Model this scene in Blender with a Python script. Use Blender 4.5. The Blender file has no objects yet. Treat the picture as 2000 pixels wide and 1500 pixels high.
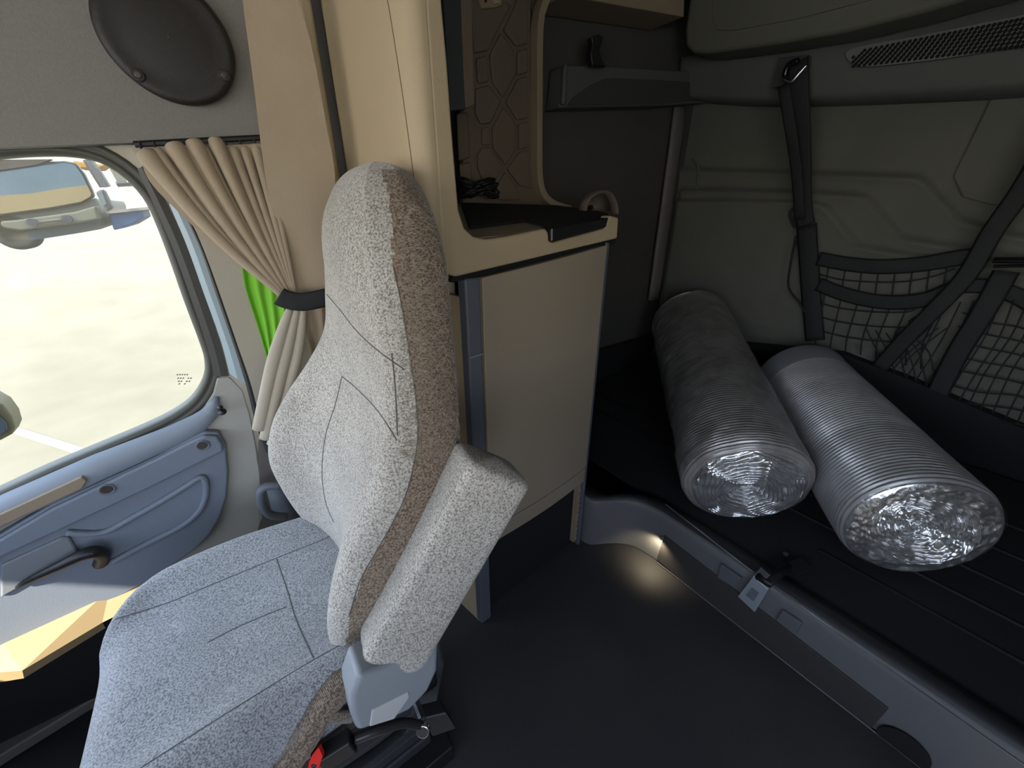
import bpy, bmesh, math, random
from mathutils import Vector, Matrix, noise
from mathutils.bvhtree import BVHTree
random.seed(7)
S = bpy.context.scene
COL = S.collection

# ------------------------------------------------------------------ camera, sky, sun, exposure
FPX, PITCH, YAW = 750.0, math.radians(24.3), math.radians(36.0)
CAM = Vector((0, 0, 1.3))
FWD = Vector((math.sin(YAW)*math.cos(PITCH), math.cos(YAW)*math.cos(PITCH), -math.sin(PITCH)))
RGT = Vector((math.cos(YAW), -math.sin(YAW), 0))
UPV = RGT.cross(FWD)
cd = bpy.data.cameras.new('camera'); cam = bpy.data.objects.new('camera', cd); COL.objects.link(cam)
cd.sensor_width = 36; cd.lens = FPX/2000*36; cd.clip_start = .02; cd.clip_end = 300
cam.matrix_world = Matrix(((RGT.x, UPV.x, -FWD.x, CAM.x), (RGT.y, UPV.y, -FWD.y, CAM.y), (RGT.z, UPV.z, -FWD.z, CAM.z), (0, 0, 0, 1)))
S.camera = cam
S.view_settings.view_transform = 'Standard'; S.view_settings.look = 'None'
S.view_settings.gamma = 1; S.view_settings.use_curve_mapping = False
S.view_settings.exposure = 0.45

w = bpy.data.worlds.new('sky'); S.world = w; w.use_nodes = True
nt = w.node_tree; nt.nodes.clear()
wo = nt.nodes.new('ShaderNodeOutputWorld'); bg = nt.nodes.new('ShaderNodeBackground')
tc = nt.nodes.new('ShaderNodeTexCoord'); sp = nt.nodes.new('ShaderNodeSeparateXYZ'); rp = nt.nodes.new('ShaderNodeValToRGB')
nt.links.new(tc.outputs['Generated'], sp.inputs[0]); nt.links.new(sp.outputs['Z'], rp.inputs[0])
rp.color_ramp.elements[0].position = 0.0; rp.color_ramp.elements[0].color = (1.0, .93, .78, 1)
rp.color_ramp.elements[1].position = .55; rp.color_ramp.elements[1].color = (.58, .72, 1.0, 1)
e = rp.color_ramp.elements.new(.14); e.color = (.78, .86, 1.0, 1)
nt.links.new(rp.outputs[0], bg.inputs[0]); bg.inputs[1].default_value = 4.6
nt.links.new(bg.outputs[0], wo.inputs[0])

sd = bpy.data.lights.new('sun', 'SUN'); sd.energy = 10.0; sd.angle = math.radians(.6); sd.color = (1, .93, .78)
sun = bpy.data.objects.new('sun', sd); COL.objects.link(sun)
sun.rotation_euler = Vector((.70, .36, -.63)).to_track_quat('-Z', 'Y').to_euler()
sun.location = (-4, -3, 5)

def portal(name, loc, rot, sx, sy):                      # guides sky sampling through the openings, adds no light
    l = bpy.data.lights.new(name, 'AREA'); l.shape = 'RECTANGLE'; l.size = sx; l.size_y = sy
    l.cycles.is_portal = True
    o = bpy.data.objects.new(name, l); COL.objects.link(o); o.location = loc; o.rotation_euler = rot
portal('windshield_portal', (-1.5, 0, 1.32), Vector((1, 0, 0)).to_track_quat('-Z', 'Z').to_euler(), 2.3, .80)
portal('driver_window_portal', (-.45, -1.24, 1.2), Vector((0, 1, 0)).to_track_quat('-Z', 'Z').to_euler(), 1.2, .7)

# ------------------------------------------------------------------ helpers
def ray(px, py):
    return RGT*((px-1000)/FPX) - UPV*((py-750)/FPX) + FWD
def P(px, py, ax, v):
    d = ray(px, py); t = (v-CAM[ax])/d[ax]; return CAM + d*t
def PP(px, py, p0, n):                                   # on a plane through p0 with normal n
    d = ray(px, py); n = Vector(n); return CAM + d*((Vector(p0)-CAM).dot(n)/d.dot(n))
def PT(px, py, t): return CAM + ray(px, py)*t

MATS = {}
def mat(name, col, rough=.6, metal=0.0, col2=None, nscale=40, bump=0.0, bscale=None, spec=.5, coat=0.0, sheen=0.0, detail=4, ramp=(.35, .65), stretch=None):
    if name in MATS: return MATS[name]
    m = bpy.data.materials.new(name); m.use_nodes = True; n = m.node_tree.nodes; L = m.node_tree.links
    b = n['Principled BSDF']; b.inputs['Roughness'].default_value = rough; b.inputs['Metallic'].default_value = metal
    b.inputs['Base Color'].default_value = (*col, 1); b.inputs['Specular IOR Level'].default_value = spec
    b.inputs['Coat Weight'].default_value = coat; b.inputs['Coat Roughness'].default_value = .12
    b.inputs['Sheen Weight'].default_value = sheen
    t = n.new('ShaderNodeTexCoord'); src = t.outputs['Object']
    if stretch:
        mp = n.new('ShaderNodeMapping'); mp.inputs['Scale'].default_value = stretch; L.new(src, mp.inputs[0]); src = mp.outputs[0]
    if col2:
        x = n.new('ShaderNodeTexNoise'); x.inputs['Scale'].default_value = nscale; x.inputs['Detail'].default_value = detail
        L.new(src, x.inputs['Vector'])
        r = n.new('ShaderNodeValToRGB'); r.color_ramp.elements[0].position, r.color_ramp.elements[1].position = ramp
        r.color_ramp.elements[0].color = (*col, 1); r.color_ramp.elements[1].color = (*col2, 1)
        L.new(x.outputs['Fac'], r.inputs[0]); L.new(r.outputs[0], b.inputs['Base Color'])
    if bump:
        x = n.new('ShaderNodeTexNoise'); x.inputs['Scale'].default_value = bscale or nscale; x.inputs['Detail'].default_value = 3
        L.new(src, x.inputs['Vector'])
        bp = n.new('ShaderNodeBump'); bp.inputs['Strength'].default_value = bump; bp.inputs['Distance'].default_value = .002
        L.new(x.outputs['Fac'], bp.inputs['Height']); L.new(bp.outputs[0], b.inputs['Normal'])
    MATS[name] = m; return m

def mesh_obj(name, verts, faces, m, parent=None, smooth=True, mats=None, fm=None):
    me = bpy.data.meshes.new(name); me.from_pydata([tuple(v) for v in verts], [], faces); me.update()
    for mm in (mats or [m]): me.materials.append(mm)
    if fm:
        for p, k in zip(me.polygons, fm): p.material_index = k
    bm = bmesh.new(); bm.from_mesh(me); bmesh.ops.recalc_face_normals(bm, faces=bm.faces[:]); bm.to_mesh(me); bm.free()
    for p in me.polygons: p.use_smooth = smooth
    o = bpy.data.objects.new(name, me); COL.objects.link(o)
    if parent: o.parent = parent
    return o

class MB:                                                # collects shapes, links them as ONE mesh object
    def __init__(s): s.v = []; s.f = []; s.m = []; s.cur = 0
    def add(s, vs, fs):
        k = len(s.v); s.v += [Vector(v) for v in vs]; s.f += [tuple(i+k for i in f) for f in fs]; s.m += [s.cur]*len(fs); return s
    def box(s, a, b):
        x0, y0, z0 = a; x1, y1, z1 = b
        return s.add([(x0,y0,z0),(x1,y0,z0),(x1,y1,z0),(x0,y1,z0),(x0,y0,z1),(x1,y0,z1),(x1,y1,z1),(x0,y1,z1)],
                     [(0,3,2,1),(4,5,6,7),(0,1,5,4),(1,2,6,5),(2,3,7,6),(3,0,4,7)])
    def hexa(s, q, off):                                 # quad pushed along off
        q = [Vector(a) for a in q]; o = Vector(off); n = len(q)
        return s.add(q+[a+o for a in q], [tuple(range(n)), tuple(range(2*n-1, n-1, -1))]+[(i, (i+1) % n, (i+1) % n+n, i+n) for i in range(n)])
    prism = hexa
    def tube(s, pts, r, n=8, cap=True, flat=None):       # flat=(width dir, half width, half thickness) makes a ribbon
        pts = [Vector(p) for p in pts]; k = len(s.v); N = len(pts); up = Vector((.13, .21, .97)); pa = None
        for i, p in enumerate(pts):
            d = (pts[min(i+1, N-1)]-pts[max(i-1, 0)]).normalized()
            if flat:
                a = (Vector(flat[0])-d*d.dot(Vector(flat[0]))).normalized(); b = d.cross(a); ra, rb = flat[1], flat[2]
            else:
                a = (pa-d*pa.dot(d)).normalized() if pa is not None and (pa-d*pa.dot(d)).length > .05 else d.cross(up if abs(d.dot(up)) < .95 else Vector((1, 0, 0))).normalized(); pa = a; b = d.cross(a); ra = rb = (r[i] if isinstance(r, (list, tuple)) else r)
            for j in range(n):
                t = 2*math.pi*j/n + (math.pi/4 if n == 4 else 0)
                q = 1.41 if n == 4 else 1
                s.v.append(p + a*math.cos(t)*ra*q + b*math.sin(t)*rb*q)
        for i in range(N-1):
            for j in range(n):
                s.f.append((k+i*n+j, k+i*n+(j+1) % n, k+(i+1)*n+(j+1) % n, k+(i+1)*n+j)); s.m.append(s.cur)
        if cap:
            s.f.append(tuple(k+j for j in range(n))[::-1]); s.f.append(tuple(k+(N-1)*n+j for j in range(n))); s.m += [s.cur]*2
        return s
    def disc(s, c, nrm, r, th, n=32, rx=None, axis=None):
        c = Vector(c); nrm = Vector(nrm).normalized(); a = Vector(axis).normalized() if axis else nrm.orthogonal().normalized(); b = nrm.cross(a)
        rx = rx or r
        return s.prism([c + a*math.cos(2*math.pi*i/n)*rx + b*math.sin(2*math.pi*i/n)*r for i in range(n)], nrm*th)
    def lathe(s, c, ax, prof, n=40, wob=None):           # prof: (distance along, radius)
        c = Vector(c); ax = Vector(ax).normalized(); a = ax.orthogonal().normalized(); b = ax.cross(a); k = len(s.v)
        for i, (h, r) in enumerate(prof):
            for j in range(n):
                t = 2*math.pi*j/n; rr = r if not wob else r + wob(h, t, r)
                s.v.append(c + ax*h + a*math.cos(t)*rr + b*math.sin(t)*rr)
        for i in range(len(prof)-1):
            for j in range(n):
                s.f.append((k+i*n+j, k+i*n+(j+1) % n, k+(i+1)*n+(j+1) % n, k+(i+1)*n+j)); s.m.append(s.cur)
        return s
    def grid(s, rows):                                   # list of rows of points
        k = len(s.v); n = len(rows[0])
        for r in rows: s.v += [Vector(p) for p in r]
        for i in range(len(rows)-1):
            for j in range(n-1):
                s.f.append((k+i*n+j, k+i*n+j+1, k+(i+1)*n+j+1, k+(i+1)*n+j)); s.m.append(s.cur)
        return s
    def build(s, name, m, parent=None, smooth=False, bevel=0, seg=3, solid=0, sub=0, mats=None):
        o = mesh_obj(name, s.v, s.f, m, parent, smooth, mats, s.m if mats else None)
        if solid:
            q = o.modifiers.new('solid', 'SOLIDIFY'); q.thickness = solid; q.offset = 0
        if bevel:
            q = o.modifiers.new('bevel', 'BEVEL'); q.width = bevel; q.segments = seg; q.limit_method = 'ANGLE'; q.angle_limit = math.radians(35)
            for p in o.data.polygons: p.use_smooth = True
            try: q.harden_normals = True
            except Exception: pass
        if sub:
            q = o.modifiers.new('sub', 'SUBSURF'); q.levels = sub; q.render_levels = sub
        return o

def thing(name, label, cat, loc=(0, 0, 0), group=None):
    o = bpy.data.objects.new(name, None); COL.objects.link(o); o['label'] = label; o['category'] = cat
    if group: o['group'] = group
    o.empty_display_size = .1
    return o
def tag(o, label, cat, group=None):
    o['label'] = label; o['category'] = cat
    if group: o['group'] = group
    return o
def struct(o): o['kind'] = 'structure'; return o
def lab(o, l): o['label'] = l; return o

def cr(pts, n, closed=False):                            # Catmull-Rom through the points
    pts = [Vector(p) for p in pts]; N = len(pts); out = []
    R = N if closed else N-1
    for i in range(R):
        g = (lambda k: pts[k % N]) if closed else (lambda k: pts[max(0, min(N-1, k))])
        a, b, c, d = g(i-1), g(i), g(i+1), g(i+2)
        for j in range(n):
            t = j/n
            out.append(.5*((2*b)+(c-a)*t+(2*a-5*b+4*c-d)*t*t+(3*b-a-3*c+d)*t**3))
    if not closed: out.append(pts[-1])
    return out
def rs(pts, n):                                          # resample a polyline to n points
    pts = [Vector(p) for p in pts]; L = [0]
    for a, b in zip(pts, pts[1:]): L.append(L[-1]+(b-a).length)
    out = []; k = 0
    for i in range(n):
        t = L[-1]*i/(n-1)
        while k < len(L)-2 and L[k+1] < t: k += 1
        u = (t-L[k])/max(1e-9, L[k+1]-L[k]); out.append(pts[k].lerp(pts[k+1], min(1, u)))
    return out
def pix(pl, ax, v): return [P(x, y, ax, v) for x, y in pl]
def bvh(o):
    me = o.data; return BVHTree.FromPolygons([v.co.copy() for v in me.vertices], [tuple(p.vertices) for p in me.polygons])
def cast(tree, pl, n=30, lift=.0):                       # a seam drawn over a built surface
    c = [(p.x, p.y) for p in rs(cr([(x, y, 0) for x, y in pl], 6), n)]; out = []
    for x, y in c:
        d = ray(x, y).normalized(); h = tree.ray_cast(CAM, d)
        if h[0] is not None:
            if not out or (h[0]-out[-1]).length < .12: out.append(h[0]-d*lift)
    return out

# ------------------------------------------------------------------ materials
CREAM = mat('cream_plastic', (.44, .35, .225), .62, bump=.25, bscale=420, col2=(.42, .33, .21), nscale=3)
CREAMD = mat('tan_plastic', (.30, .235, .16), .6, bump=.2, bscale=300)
GREYT = mat('grey_trim', (.16, .18, .205), .5, bump=.2, bscale=500)
GREYL = mat('light_grey_trim', (.27, .29, .31), .5, bump=.2, bscale=400)
DOORB = mat('blue_grey_door_plastic', (.19, .22, .27), .5, bump=.25, bscale=500)
DOORC = mat('pale_door_plastic', (.42, .41, .36), .6, bump=.25, bscale=500)
HEADL = mat('headliner_grey', (.23, .22, .20), .95, bump=.4, bscale=600, col2=(.21, .20, .185), nscale=200)
SPK = mat('speaker_mesh', (.018, .015, .013), .45, bump=.4, bscale=900)
BLACK = mat('black_plastic', (.012, .012, .013), .45)
BLACKM = mat('black_sheet', (.006, .006, .007), .85, bump=.3, bscale=90)
RUBBER = mat('rubber_seal', (.05, .05, .045), .5)
FLOORM = mat('floor_vinyl', (.038, .037, .039), .6, col2=(.072, .064, .056), nscale=1.7, bump=.35, bscale=350, ramp=(.48, .85), detail=7)
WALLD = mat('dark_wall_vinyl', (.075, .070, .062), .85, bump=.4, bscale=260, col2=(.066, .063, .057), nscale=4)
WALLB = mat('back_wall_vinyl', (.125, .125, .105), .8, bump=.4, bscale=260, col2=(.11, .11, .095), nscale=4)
HEX = mat('brown_wall_padding', (.15, .115, .082), .7, bump=.3, bscale=200)
WEB = mat('black_webbing', (.013, .015, .016), .7, bump=.5, bscale=500)
CORD = mat('net_cord', (.012, .016, .017), .8)
STEEL = mat('steel', (.6, .6, .6), .25, 1.0)
CURT = mat('curtain_cloth', (.36, .285, .195), .85, bump=.3, bscale=500, sheen=.2, col2=(.33, .26, .18), nscale=8)
GREEN = mat('green_cloth', (.16, .46, .02), .8, col2=(.24, .60, .05), nscale=14, stretch=(1, 1, .12))
RED = mat('red_button', (.75, .03, .02), .4)
def fabric(name, a, b, c, scale=330):
    m = mat(name, a, .95, sheen=.25); n = m.node_tree.nodes; L = m.node_tree.links; p = n['Principled BSDF']
    t = n.new('ShaderNodeTexCoord'); x = n.new('ShaderNodeTexNoise'); x.inputs['Scale'].default_value = scale; x.inputs['Detail'].default_value = 2
    y = n.new('ShaderNodeTexNoise'); y.inputs['Scale'].default_value = 9; y.inputs['Detail'].default_value = 5
    L.new(t.outputs['Object'], x.inputs['Vector']); L.new(t.outputs['Object'], y.inputs['Vector'])
    r = n.new('ShaderNodeValToRGB'); els = r.color_ramp.elements
    els[0].position = .36; els[0].color = (*c, 1); els[1].position = .62; els[1].color = (*b, 1)
    q = els.new(.47); q.color = (*a, 1)
    L.new(x.outputs['Fac'], r.inputs[0])
    mx = n.new('ShaderNodeMixRGB'); mx.blend_type = 'MULTIPLY'; mx.inputs[0].default_value = .5
    r2 = n.new('ShaderNodeValToRGB'); r2.color_ramp.elements[0].position = .35; r2.color_ramp.elements[0].color = (.72, .72, .72, 1); r2.color_ramp.elements[1].position = .6
    L.new(y.outputs['Fac'], r2.inputs[0]); L.new(r.outputs[0], mx.inputs[1]); L.new(r2.outputs[0], mx.inputs[2]); L.new(mx.outputs[0], p.inputs['Base Color'])
    bp = n.new('ShaderNodeBump'); bp.inputs['Strength'].default_value = .6; bp.inputs['Distance'].default_value = .0015
    L.new(x.outputs['Fac'], bp.inputs['Height']); L.new(bp.outputs[0], p.inputs['Normal'])
    return m
FAB = fabric('grey_tweed', (.37, .345, .30), (.54, .505, .445), (.19, .175, .15))  # warm light on backrest and armrest put into the tint
FABC = fabric('cushion_tweed', (.26, .265, .275), (.40, .405, .41), (.13, .135, .14), 380)  # bluish sky light on the cushion put into the tint
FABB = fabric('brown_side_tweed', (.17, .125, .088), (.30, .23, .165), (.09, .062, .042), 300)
SEAM = mat('seam_thread', (.11, .10, .09), .9)

# ------------------------------------------------------------------ shell of the cab
YD, YS, XB = 1.2, 1.5, 2.34            # door plane, sleeper side wall, sleeper back wall
RX = 1.14                             # bunk riser
struct(MB().box((-1.6, -1.25, -.06), (.33, 1.06, 0)).box((.33, -1.25, -.06), (XB, YS, 0)).build('floor', FLOORM))
struct(MB().box((-1.6, -1.6, 2.3), (XB+.1, 1.6, 2.36)).build('ceiling', HEADL))
# side wall of the sleeper, back wall
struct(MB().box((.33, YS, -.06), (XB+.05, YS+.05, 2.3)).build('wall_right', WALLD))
# back wall: moulded sheet with stepped chevron relief
def back_relief(y, z):
    d = 0
    def ramp(v, wd): return 1/(1+math.exp(-v/wd))
    # stepped chevrons: each line runs level from the corner, bends down to the right, then runs level again
    for (pl, h) in CHEV:
        # height of line at this y
        for (y0, z0), (y1, z1) in zip(pl, pl[1:]):
            if y1 <= y <= y0:
                zl = z0+(z1-z0)*(y0-y)/(y0-y1+1e-9); d += h*ramp(zl-z, .006)+.014*math.exp(-((zl-z-.01)/.014)**2); break
    return d
def ch(px): return [(p.y, p.z) for p in (P(x, y, 0, XB-.02) for x, y in px)]
CHEV = [(ch([(1330, 330), (1585, 338), (1795, 345), (1880, 432), (1990, 460), (2300, 500)]), .024),
        (ch([(1330, 370), (1585, 375), (1692, 382), (1762, 463), (1990, 500), (2300, 530)]), .022),
        (ch([(1330, 392), (1585, 392), (1620, 400), (1680, 478), (1990, 530), (2300, 570)]), .022)]
rows = []
for i in range(181):
    z = .3+1.7*i/180; row = []
    for j in range(161):
        y = -1.5+3.0*j/160
        x = XB - back_relief(y, z)
        if z < .8: x -= .006*max(0, math.sin(z*95+.4*math.sin(y*9)))   # quilted ribs low on the wall
        row.append((x, y, z))
    rows.append(row)
bw = MB().grid(rows); bw.box((XB+.005, -1.5, 0), (XB+.05, 1.55, 2.3))
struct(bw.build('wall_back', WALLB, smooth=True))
# raised rounded panel at the right of the back wall
q = [P(x, y, 0, XB-.004) for x, y in [(1935, 195), (2100, 180), (2150, 420), (1935, 400), (1880, 385), (1862, 345)]]
struct(MB().prism(q, (-.012, 0, 0)).build('trim_1', WALLB, bevel=.01))
# black upholstered edge along the bottom of back and side wall
k = MB()
BX = XB-.13
k.prism([P(1640, 690, 0, BX), P(1760, 735, 0, BX), P(2000, 838, 0, BX), Vector((BX, -1.2, .50)), Vector((BX, -1.2, .2)), Vector((BX, 1.46, .2)), P(1290, 655, 0, BX)], (.12, 0, 0))
struct(k.build('baseboard_back', BLACKM))
struct(MB().box((.97, YS-.035, .1), (XB-.02, YS-.001, .53)).build('baseboard_right', BLACKM))
# front end, driver side: dash, pillars and openings for daylight
f = MB(); f.box((-1.55, -1.25, -.06), (-1.5, 1.25, .92)); f.box((-1.55, -1.25, 1.72), (-1.5, 1.25, 2.3)); f.box((-1.5, -1.25, .5), (-1.2, 1.2, .80)); f.box((-1.55, -1.25, .80), (-1.45, 1.25, .92)); f.box((-1.90, -1.3, 1.72), (-1.55, 1.3, 1.75))  # last box is an unseen visor added to keep steep sun out
struct(f.build('wall_front', GREYT))
f = MB(); f.box((-1.55, -1.3, -.06), (XB, -1.25, .85)); f.box((-1.55, -1.3, 1.62), (XB, -1.25, 2.3)); f.box((.10, -1.3, .85), (XB, -1.25, 1.62)); f.box((-1.55, -1.3, .85), (-1.1, -1.25, 1.62))
struct(f.build('wall_left', HEADL))

# ------------------------------------------------------------------ header panel over the passenger door with the speaker
hp = [P(-300, 300, 1, YD-.03), P(0, 288, 1, YD-.03), P(300, 277, 1, YD-.03), P(520, 268, 1, YD-.03), P(610, 264, 1, YD-.03)]
top = [Vector((p.x, YD-.03, 2.3)) for p in hp]
m_ = MB().prism(hp+top[::-1], (0, .05, 0)); m_.box((-1.55, YD-.03, 1.30), (hp[0].x, YD+.02, 2.3))
struct(m_.build('wall_header', HEADL))
th = thing('speaker', 'round dark brown speaker cover on the grey panel above the door window', 'speaker')
sc = P(330, 80, 1, YD-.04); SR = .1035
prof = [(0, SR), (.010, SR+.001), (.017, SR-.004), (.019, SR-.012), (.0175, SR-.018), (.021, SR*.6), (.0235, SR*.3), (.024, .001)]
MB().lathe(sc, (0, -1, 0), prof, 64).build('speaker_grille', SPK, th, smooth=True)
for x, y in ((270, 148), (438, 148)):
    c = P(x, y, 1, YD-.055)
    s_ = MB().disc(c, (0, -1, 0), .0105, .008, 24).build('screw_boss', SPK, th, bevel=.002)
    MB().disc(c+Vector((0, -.008, 0)), (0, -1, 0), .0055, .003, 18).build('screw', mat('screw_dark', (.12, .115, .11), .3, .8), s_, bevel=.001)

# ------------------------------------------------------------------ passenger door
door = bpy.data.objects.new('door_1', None); COL.objects.link(door); struct(door)
# window opening outline in the picture
win = [(-260, 345), (-120, 318), (0, 306), (60, 302), (130, 303), (190, 315), (240, 345), (280, 388), (305, 440), (330, 505), (360, 590), (390, 670), (400, 705), (398, 740), (378, 778), (345, 806), (290, 835), (180, 882), (90, 920), (0, 962), (-260, 1085)]
wv = pix(win, 1, YD+.02)
# outer outline of the door sheet
g = MB()
lowY = []
doorout = [(-260, 285), (0, 285), (60, 281), (150, 281), (235, 292), (270, 330), (300, 372), (325, 430), (348, 490), (378, 575), (408, 655), (425, 690), (432, 745), (425, 790), (395, 820), (330, 848), (190, 905), (95, 945), (0, 985), (-260, 1110), (-262, 1110)]
def ring(g, outer, inner, yo, yi):
    a = rs(cr(pix(outer, 1, yo), 4), 120); b = rs(cr(pix(inner, 1, yi), 4), 120)
    g.grid([a, b]); return a, b
sealm = MB()
a_ = pix(win, 1, YD+.0)
cen = Vector((-.45, YD, 1.1))
def grow(pl, d, y):                                       # push outline outwards in the door plane
    n = len(pl); out = []
    for i, p in enumerate(pl):
        t = (pl[min(i+1, n-1)]-pl[max(i-1, 0)]).normalized(); nr = Vector((-t.z, 0, t.x)); 
        if nr.dot(p-cen) < 0: nr = -nr
        q = p+nr*d; q.y = y; out.append(q)
    return out
base = rs(cr(a_, 4), 110)
sealm.grid([grow(base, 0, YD+.045), grow(base, -.001, YD+.012), grow(base, .004, YD+.004), grow(base, .012, YD+.002), grow(base, .016, YD+.008), grow(base, .020, YD+.004), grow(base, .030, YD+.003), grow(base, .034, YD+.012)])
MB().grid([grow(base, .028, YD+.016), grow(base, .034, YD+.004), grow(base, .10, YD+.002), grow(base, .22, YD+.006), grow(base, .5, YD+.02)]).build('window_surround', mat('surround_cream', (.42, .38, .30), .6, bump=.2, bscale=400), door, smooth=True)
sealm.build('window_seal', mat('seal_olive', (.075, .075, .06), .5), door, smooth=True)
# glass
gm = bpy.data.materials.new('window_glass'); gm.use_nodes = True; n_ = gm.node_tree.nodes; n_.clear()
o_ = n_.new('ShaderNodeOutputMaterial'); tr = n_.new('ShaderNodeBsdfTransparent'); gl = n_.new('ShaderNodeBsdfGlossy'); mx = n_.new('ShaderNodeMixShader')
tr.inputs[0].default_value = (.96, .97, .93, 1); gl.inputs['Roughness'].default_value = .03; mx.inputs[0].default_value = .012
gm.node_tree.links.new(tr.outputs[0], mx.inputs[1]); gm.node_tree.links.new(gl.outputs[0], mx.inputs[2]); gm.node_tree.links.new(mx.outputs[0], o_.inputs[0])
w1 = MB().prism([p+Vector((0, .03, 0)) for p in grow(base, .012, YD)], (0, .004, 0)).build('window_1', gm); struct(w1)
# etched marking low on the glass
mk = MB()
for r, (yy, wd, n) in enumerate([(731, 24, 5), (738, 30, 6), (744, 26, 5), (749, 16, 3)]):
    for i in range(n):
        if r and (i*7+r*3) % 4 == 0: continue
        x0 = 345+r*1.2+wd*i/n; 
        mk.prism([P(x0, yy, 1, YD+.029), P(x0+wd/n*.7, yy-1, 1, YD+.029), P(x0+wd/n*.7, yy+1.4, 1, YD+.029), P(x0, yy+2.4, 1, YD+.029)], (0, .0006, 0))
lab(mk.build('glass_marking', mat('etch_grey', (.25, .24, .2), .8), w1), 'small etched manufacturer marking on the glass')

# door body: pale upper ledge that carries the lock pin, blue-grey lower trim
pale = [(-260, 1105), (0, 975), (95, 937), (190, 897), (330, 838), (392, 806), (416, 768), (424, 738), (448, 736), (474, 762), (488, 808), (500, 870), (512, 955), (515, 1010), (480, 1100), (300, 1300), (200, 1400), (0, 1500), (-260, 1600)]
pz = pix(pale, 1, YD)
DB = MB().prism(pz, (0, .03, 0)).build('door_panel', DOORC, door, bevel=.004)
# sloping ledge below the glass
led = MB()
upl = [(-260, 1100), (0, 968), (180, 889), (330, 832), (390, 804), (420, 775)]
lol = [(-260, 1180), (0, 1030), (200, 938), (350, 872), (400, 846), (426, 818), (428, 784)]
A = rs(pix(upl, 1, YD-.004), 30); B = rs(pix(lol, 1, YD-.03), 30)
for i_, p in enumerate(B): p.y = YD-.004-.026*(1-(i_/29)**2.2)
C_ = [p+Vector((0, .034, -.01)) for p in B]
led.grid([A, [a.lerp(b, .5)+Vector((0, -.006, .004)) for a, b in zip(A, B)], B, C_])
led.build('window_ledge', mat('ledge_blue', (.27, .31, .36), .5, bump=.2, bscale=500), door, smooth=True, solid=.004)
# beige pull recess at the left of the ledge
MB().prism([P(x, y, 1, YD-.032) for x, y in [(-200, 1100), (0, 1005), (130, 945), (158, 932), (170, 940), (160, 955), (0, 1030), (-200, 1125)]], (0, .01, 0)).build('pull_recess', CREAMD, door, bevel=.003)
# blue-grey map pocket panel with rounded rear end
blue = [(-260, 1200), (-60, 1080), (100, 985), (190, 945), (300, 895), (370, 858), (400, 843), (428, 845), (441, 870), (446, 920), (443, 970), (430, 1010), (410, 1045), (380, 1075), (300, 1130), (200, 1185), (120, 1230), (-260, 1420)]
bl = MB().prism(pix(blue, 1, YD-.022), (0, .024, 0)); bpn = bl.build('trim_panel', DOORB, door, bevel=.006)
# upper raised band of the panel
bandp = [(-260, 1215), (-60, 1090), (100, 995), (190, 952), (300, 900), (372, 864), (398, 852), (424, 853), (434, 868), (436, 882), (300, 950), (120, 1035), (0, 1090), (-260, 1240)]
MB().prism(pix(bandp, 1, YD-.036), (0, .018, 0)).build('trim_band', DOORB, door, bevel=.006)
for x, y in ((209, 956), (396, 870)):
    c = P(x, y, 1, YD-.037)
    cap = MB().lathe(c, (0, -1, 0), [(0, .015), (.0025, .0148), (.003, .012), (-.004, .0105), (-.006, .0001)], 28).build('screw_cap', GREYT, door, smooth=True)
    MB().disc(c+Vector((0, .001, 0)), (0, -1, 0), .0105, .0015, 20).build('screw', mat('screw_brown', (.06, .045, .04), .4), cap)
# raised rim round the map pocket
rim = [(130, 1040), (200, 1040), (260, 1010), (330, 970), (370, 945), (393, 932), (402, 945), (400, 975), (385, 1003), (350, 1030), (280, 1065), (215, 1100)]
rp_ = cr(pix(rim, 1, YD-.026), 5)
MB().tube(rp_, .008, 10).build('pocket_rim', DOORB, door, smooth=True)
MB().prism(pix([(0, 1105), (120, 1050), (135, 1050), (150, 1075), (150, 1085), (0, 1170)], 1, YD-.03), (0, .012, 0)).build('grip_recess', mat('recess_grey', (.20, .215, .235), .55), door, bevel=.005)
# long black pull handle
hb = [P(x, y, 1, v) for x, y, v in [(35, 1146, YD-.028), (60, 1132, YD-.045), (110, 1108, YD-.06), (160, 1084, YD-.065), (185, 1078, YD-.06), (200, 1085, YD-.04), (196, 1100, YD-.02)]]
h_ = cr(hb, 6); rr = [.005+.010*min(1, i/20) for i in range(len(h_))]
MB().tube(h_, rr, 10).build('door_handle', BLACK, door, smooth=True)
MB().tube([P(46, 1143, 1, YD-.034), P(180, 1080, 1, YD-.075)], .0025, 6).build('handle_insert', mat('handle_grey', (.35, .37, .38), .4), door, smooth=True)
# lock pin
MB().lathe(P(434, 805, 1, YD-.032), (0, -.5, .85), [(0, .010), (.003, .010), (.004, .003), (.018, .003), (.020, .0065), (.024, .0065), (.026, .0001)], 16).build('lock_pin', BLACK, door, smooth=True)
# moulding line on the lower panel
MB().tube(cr(pix([(-100, 1205), (0, 1221), (55, 1229), (75, 1215), (210, 1145)], 1, YD-.004), 4), .0022, 6).build('panel_groove', mat('groove_grey', (.15, .15, .14), .7), door)
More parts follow.
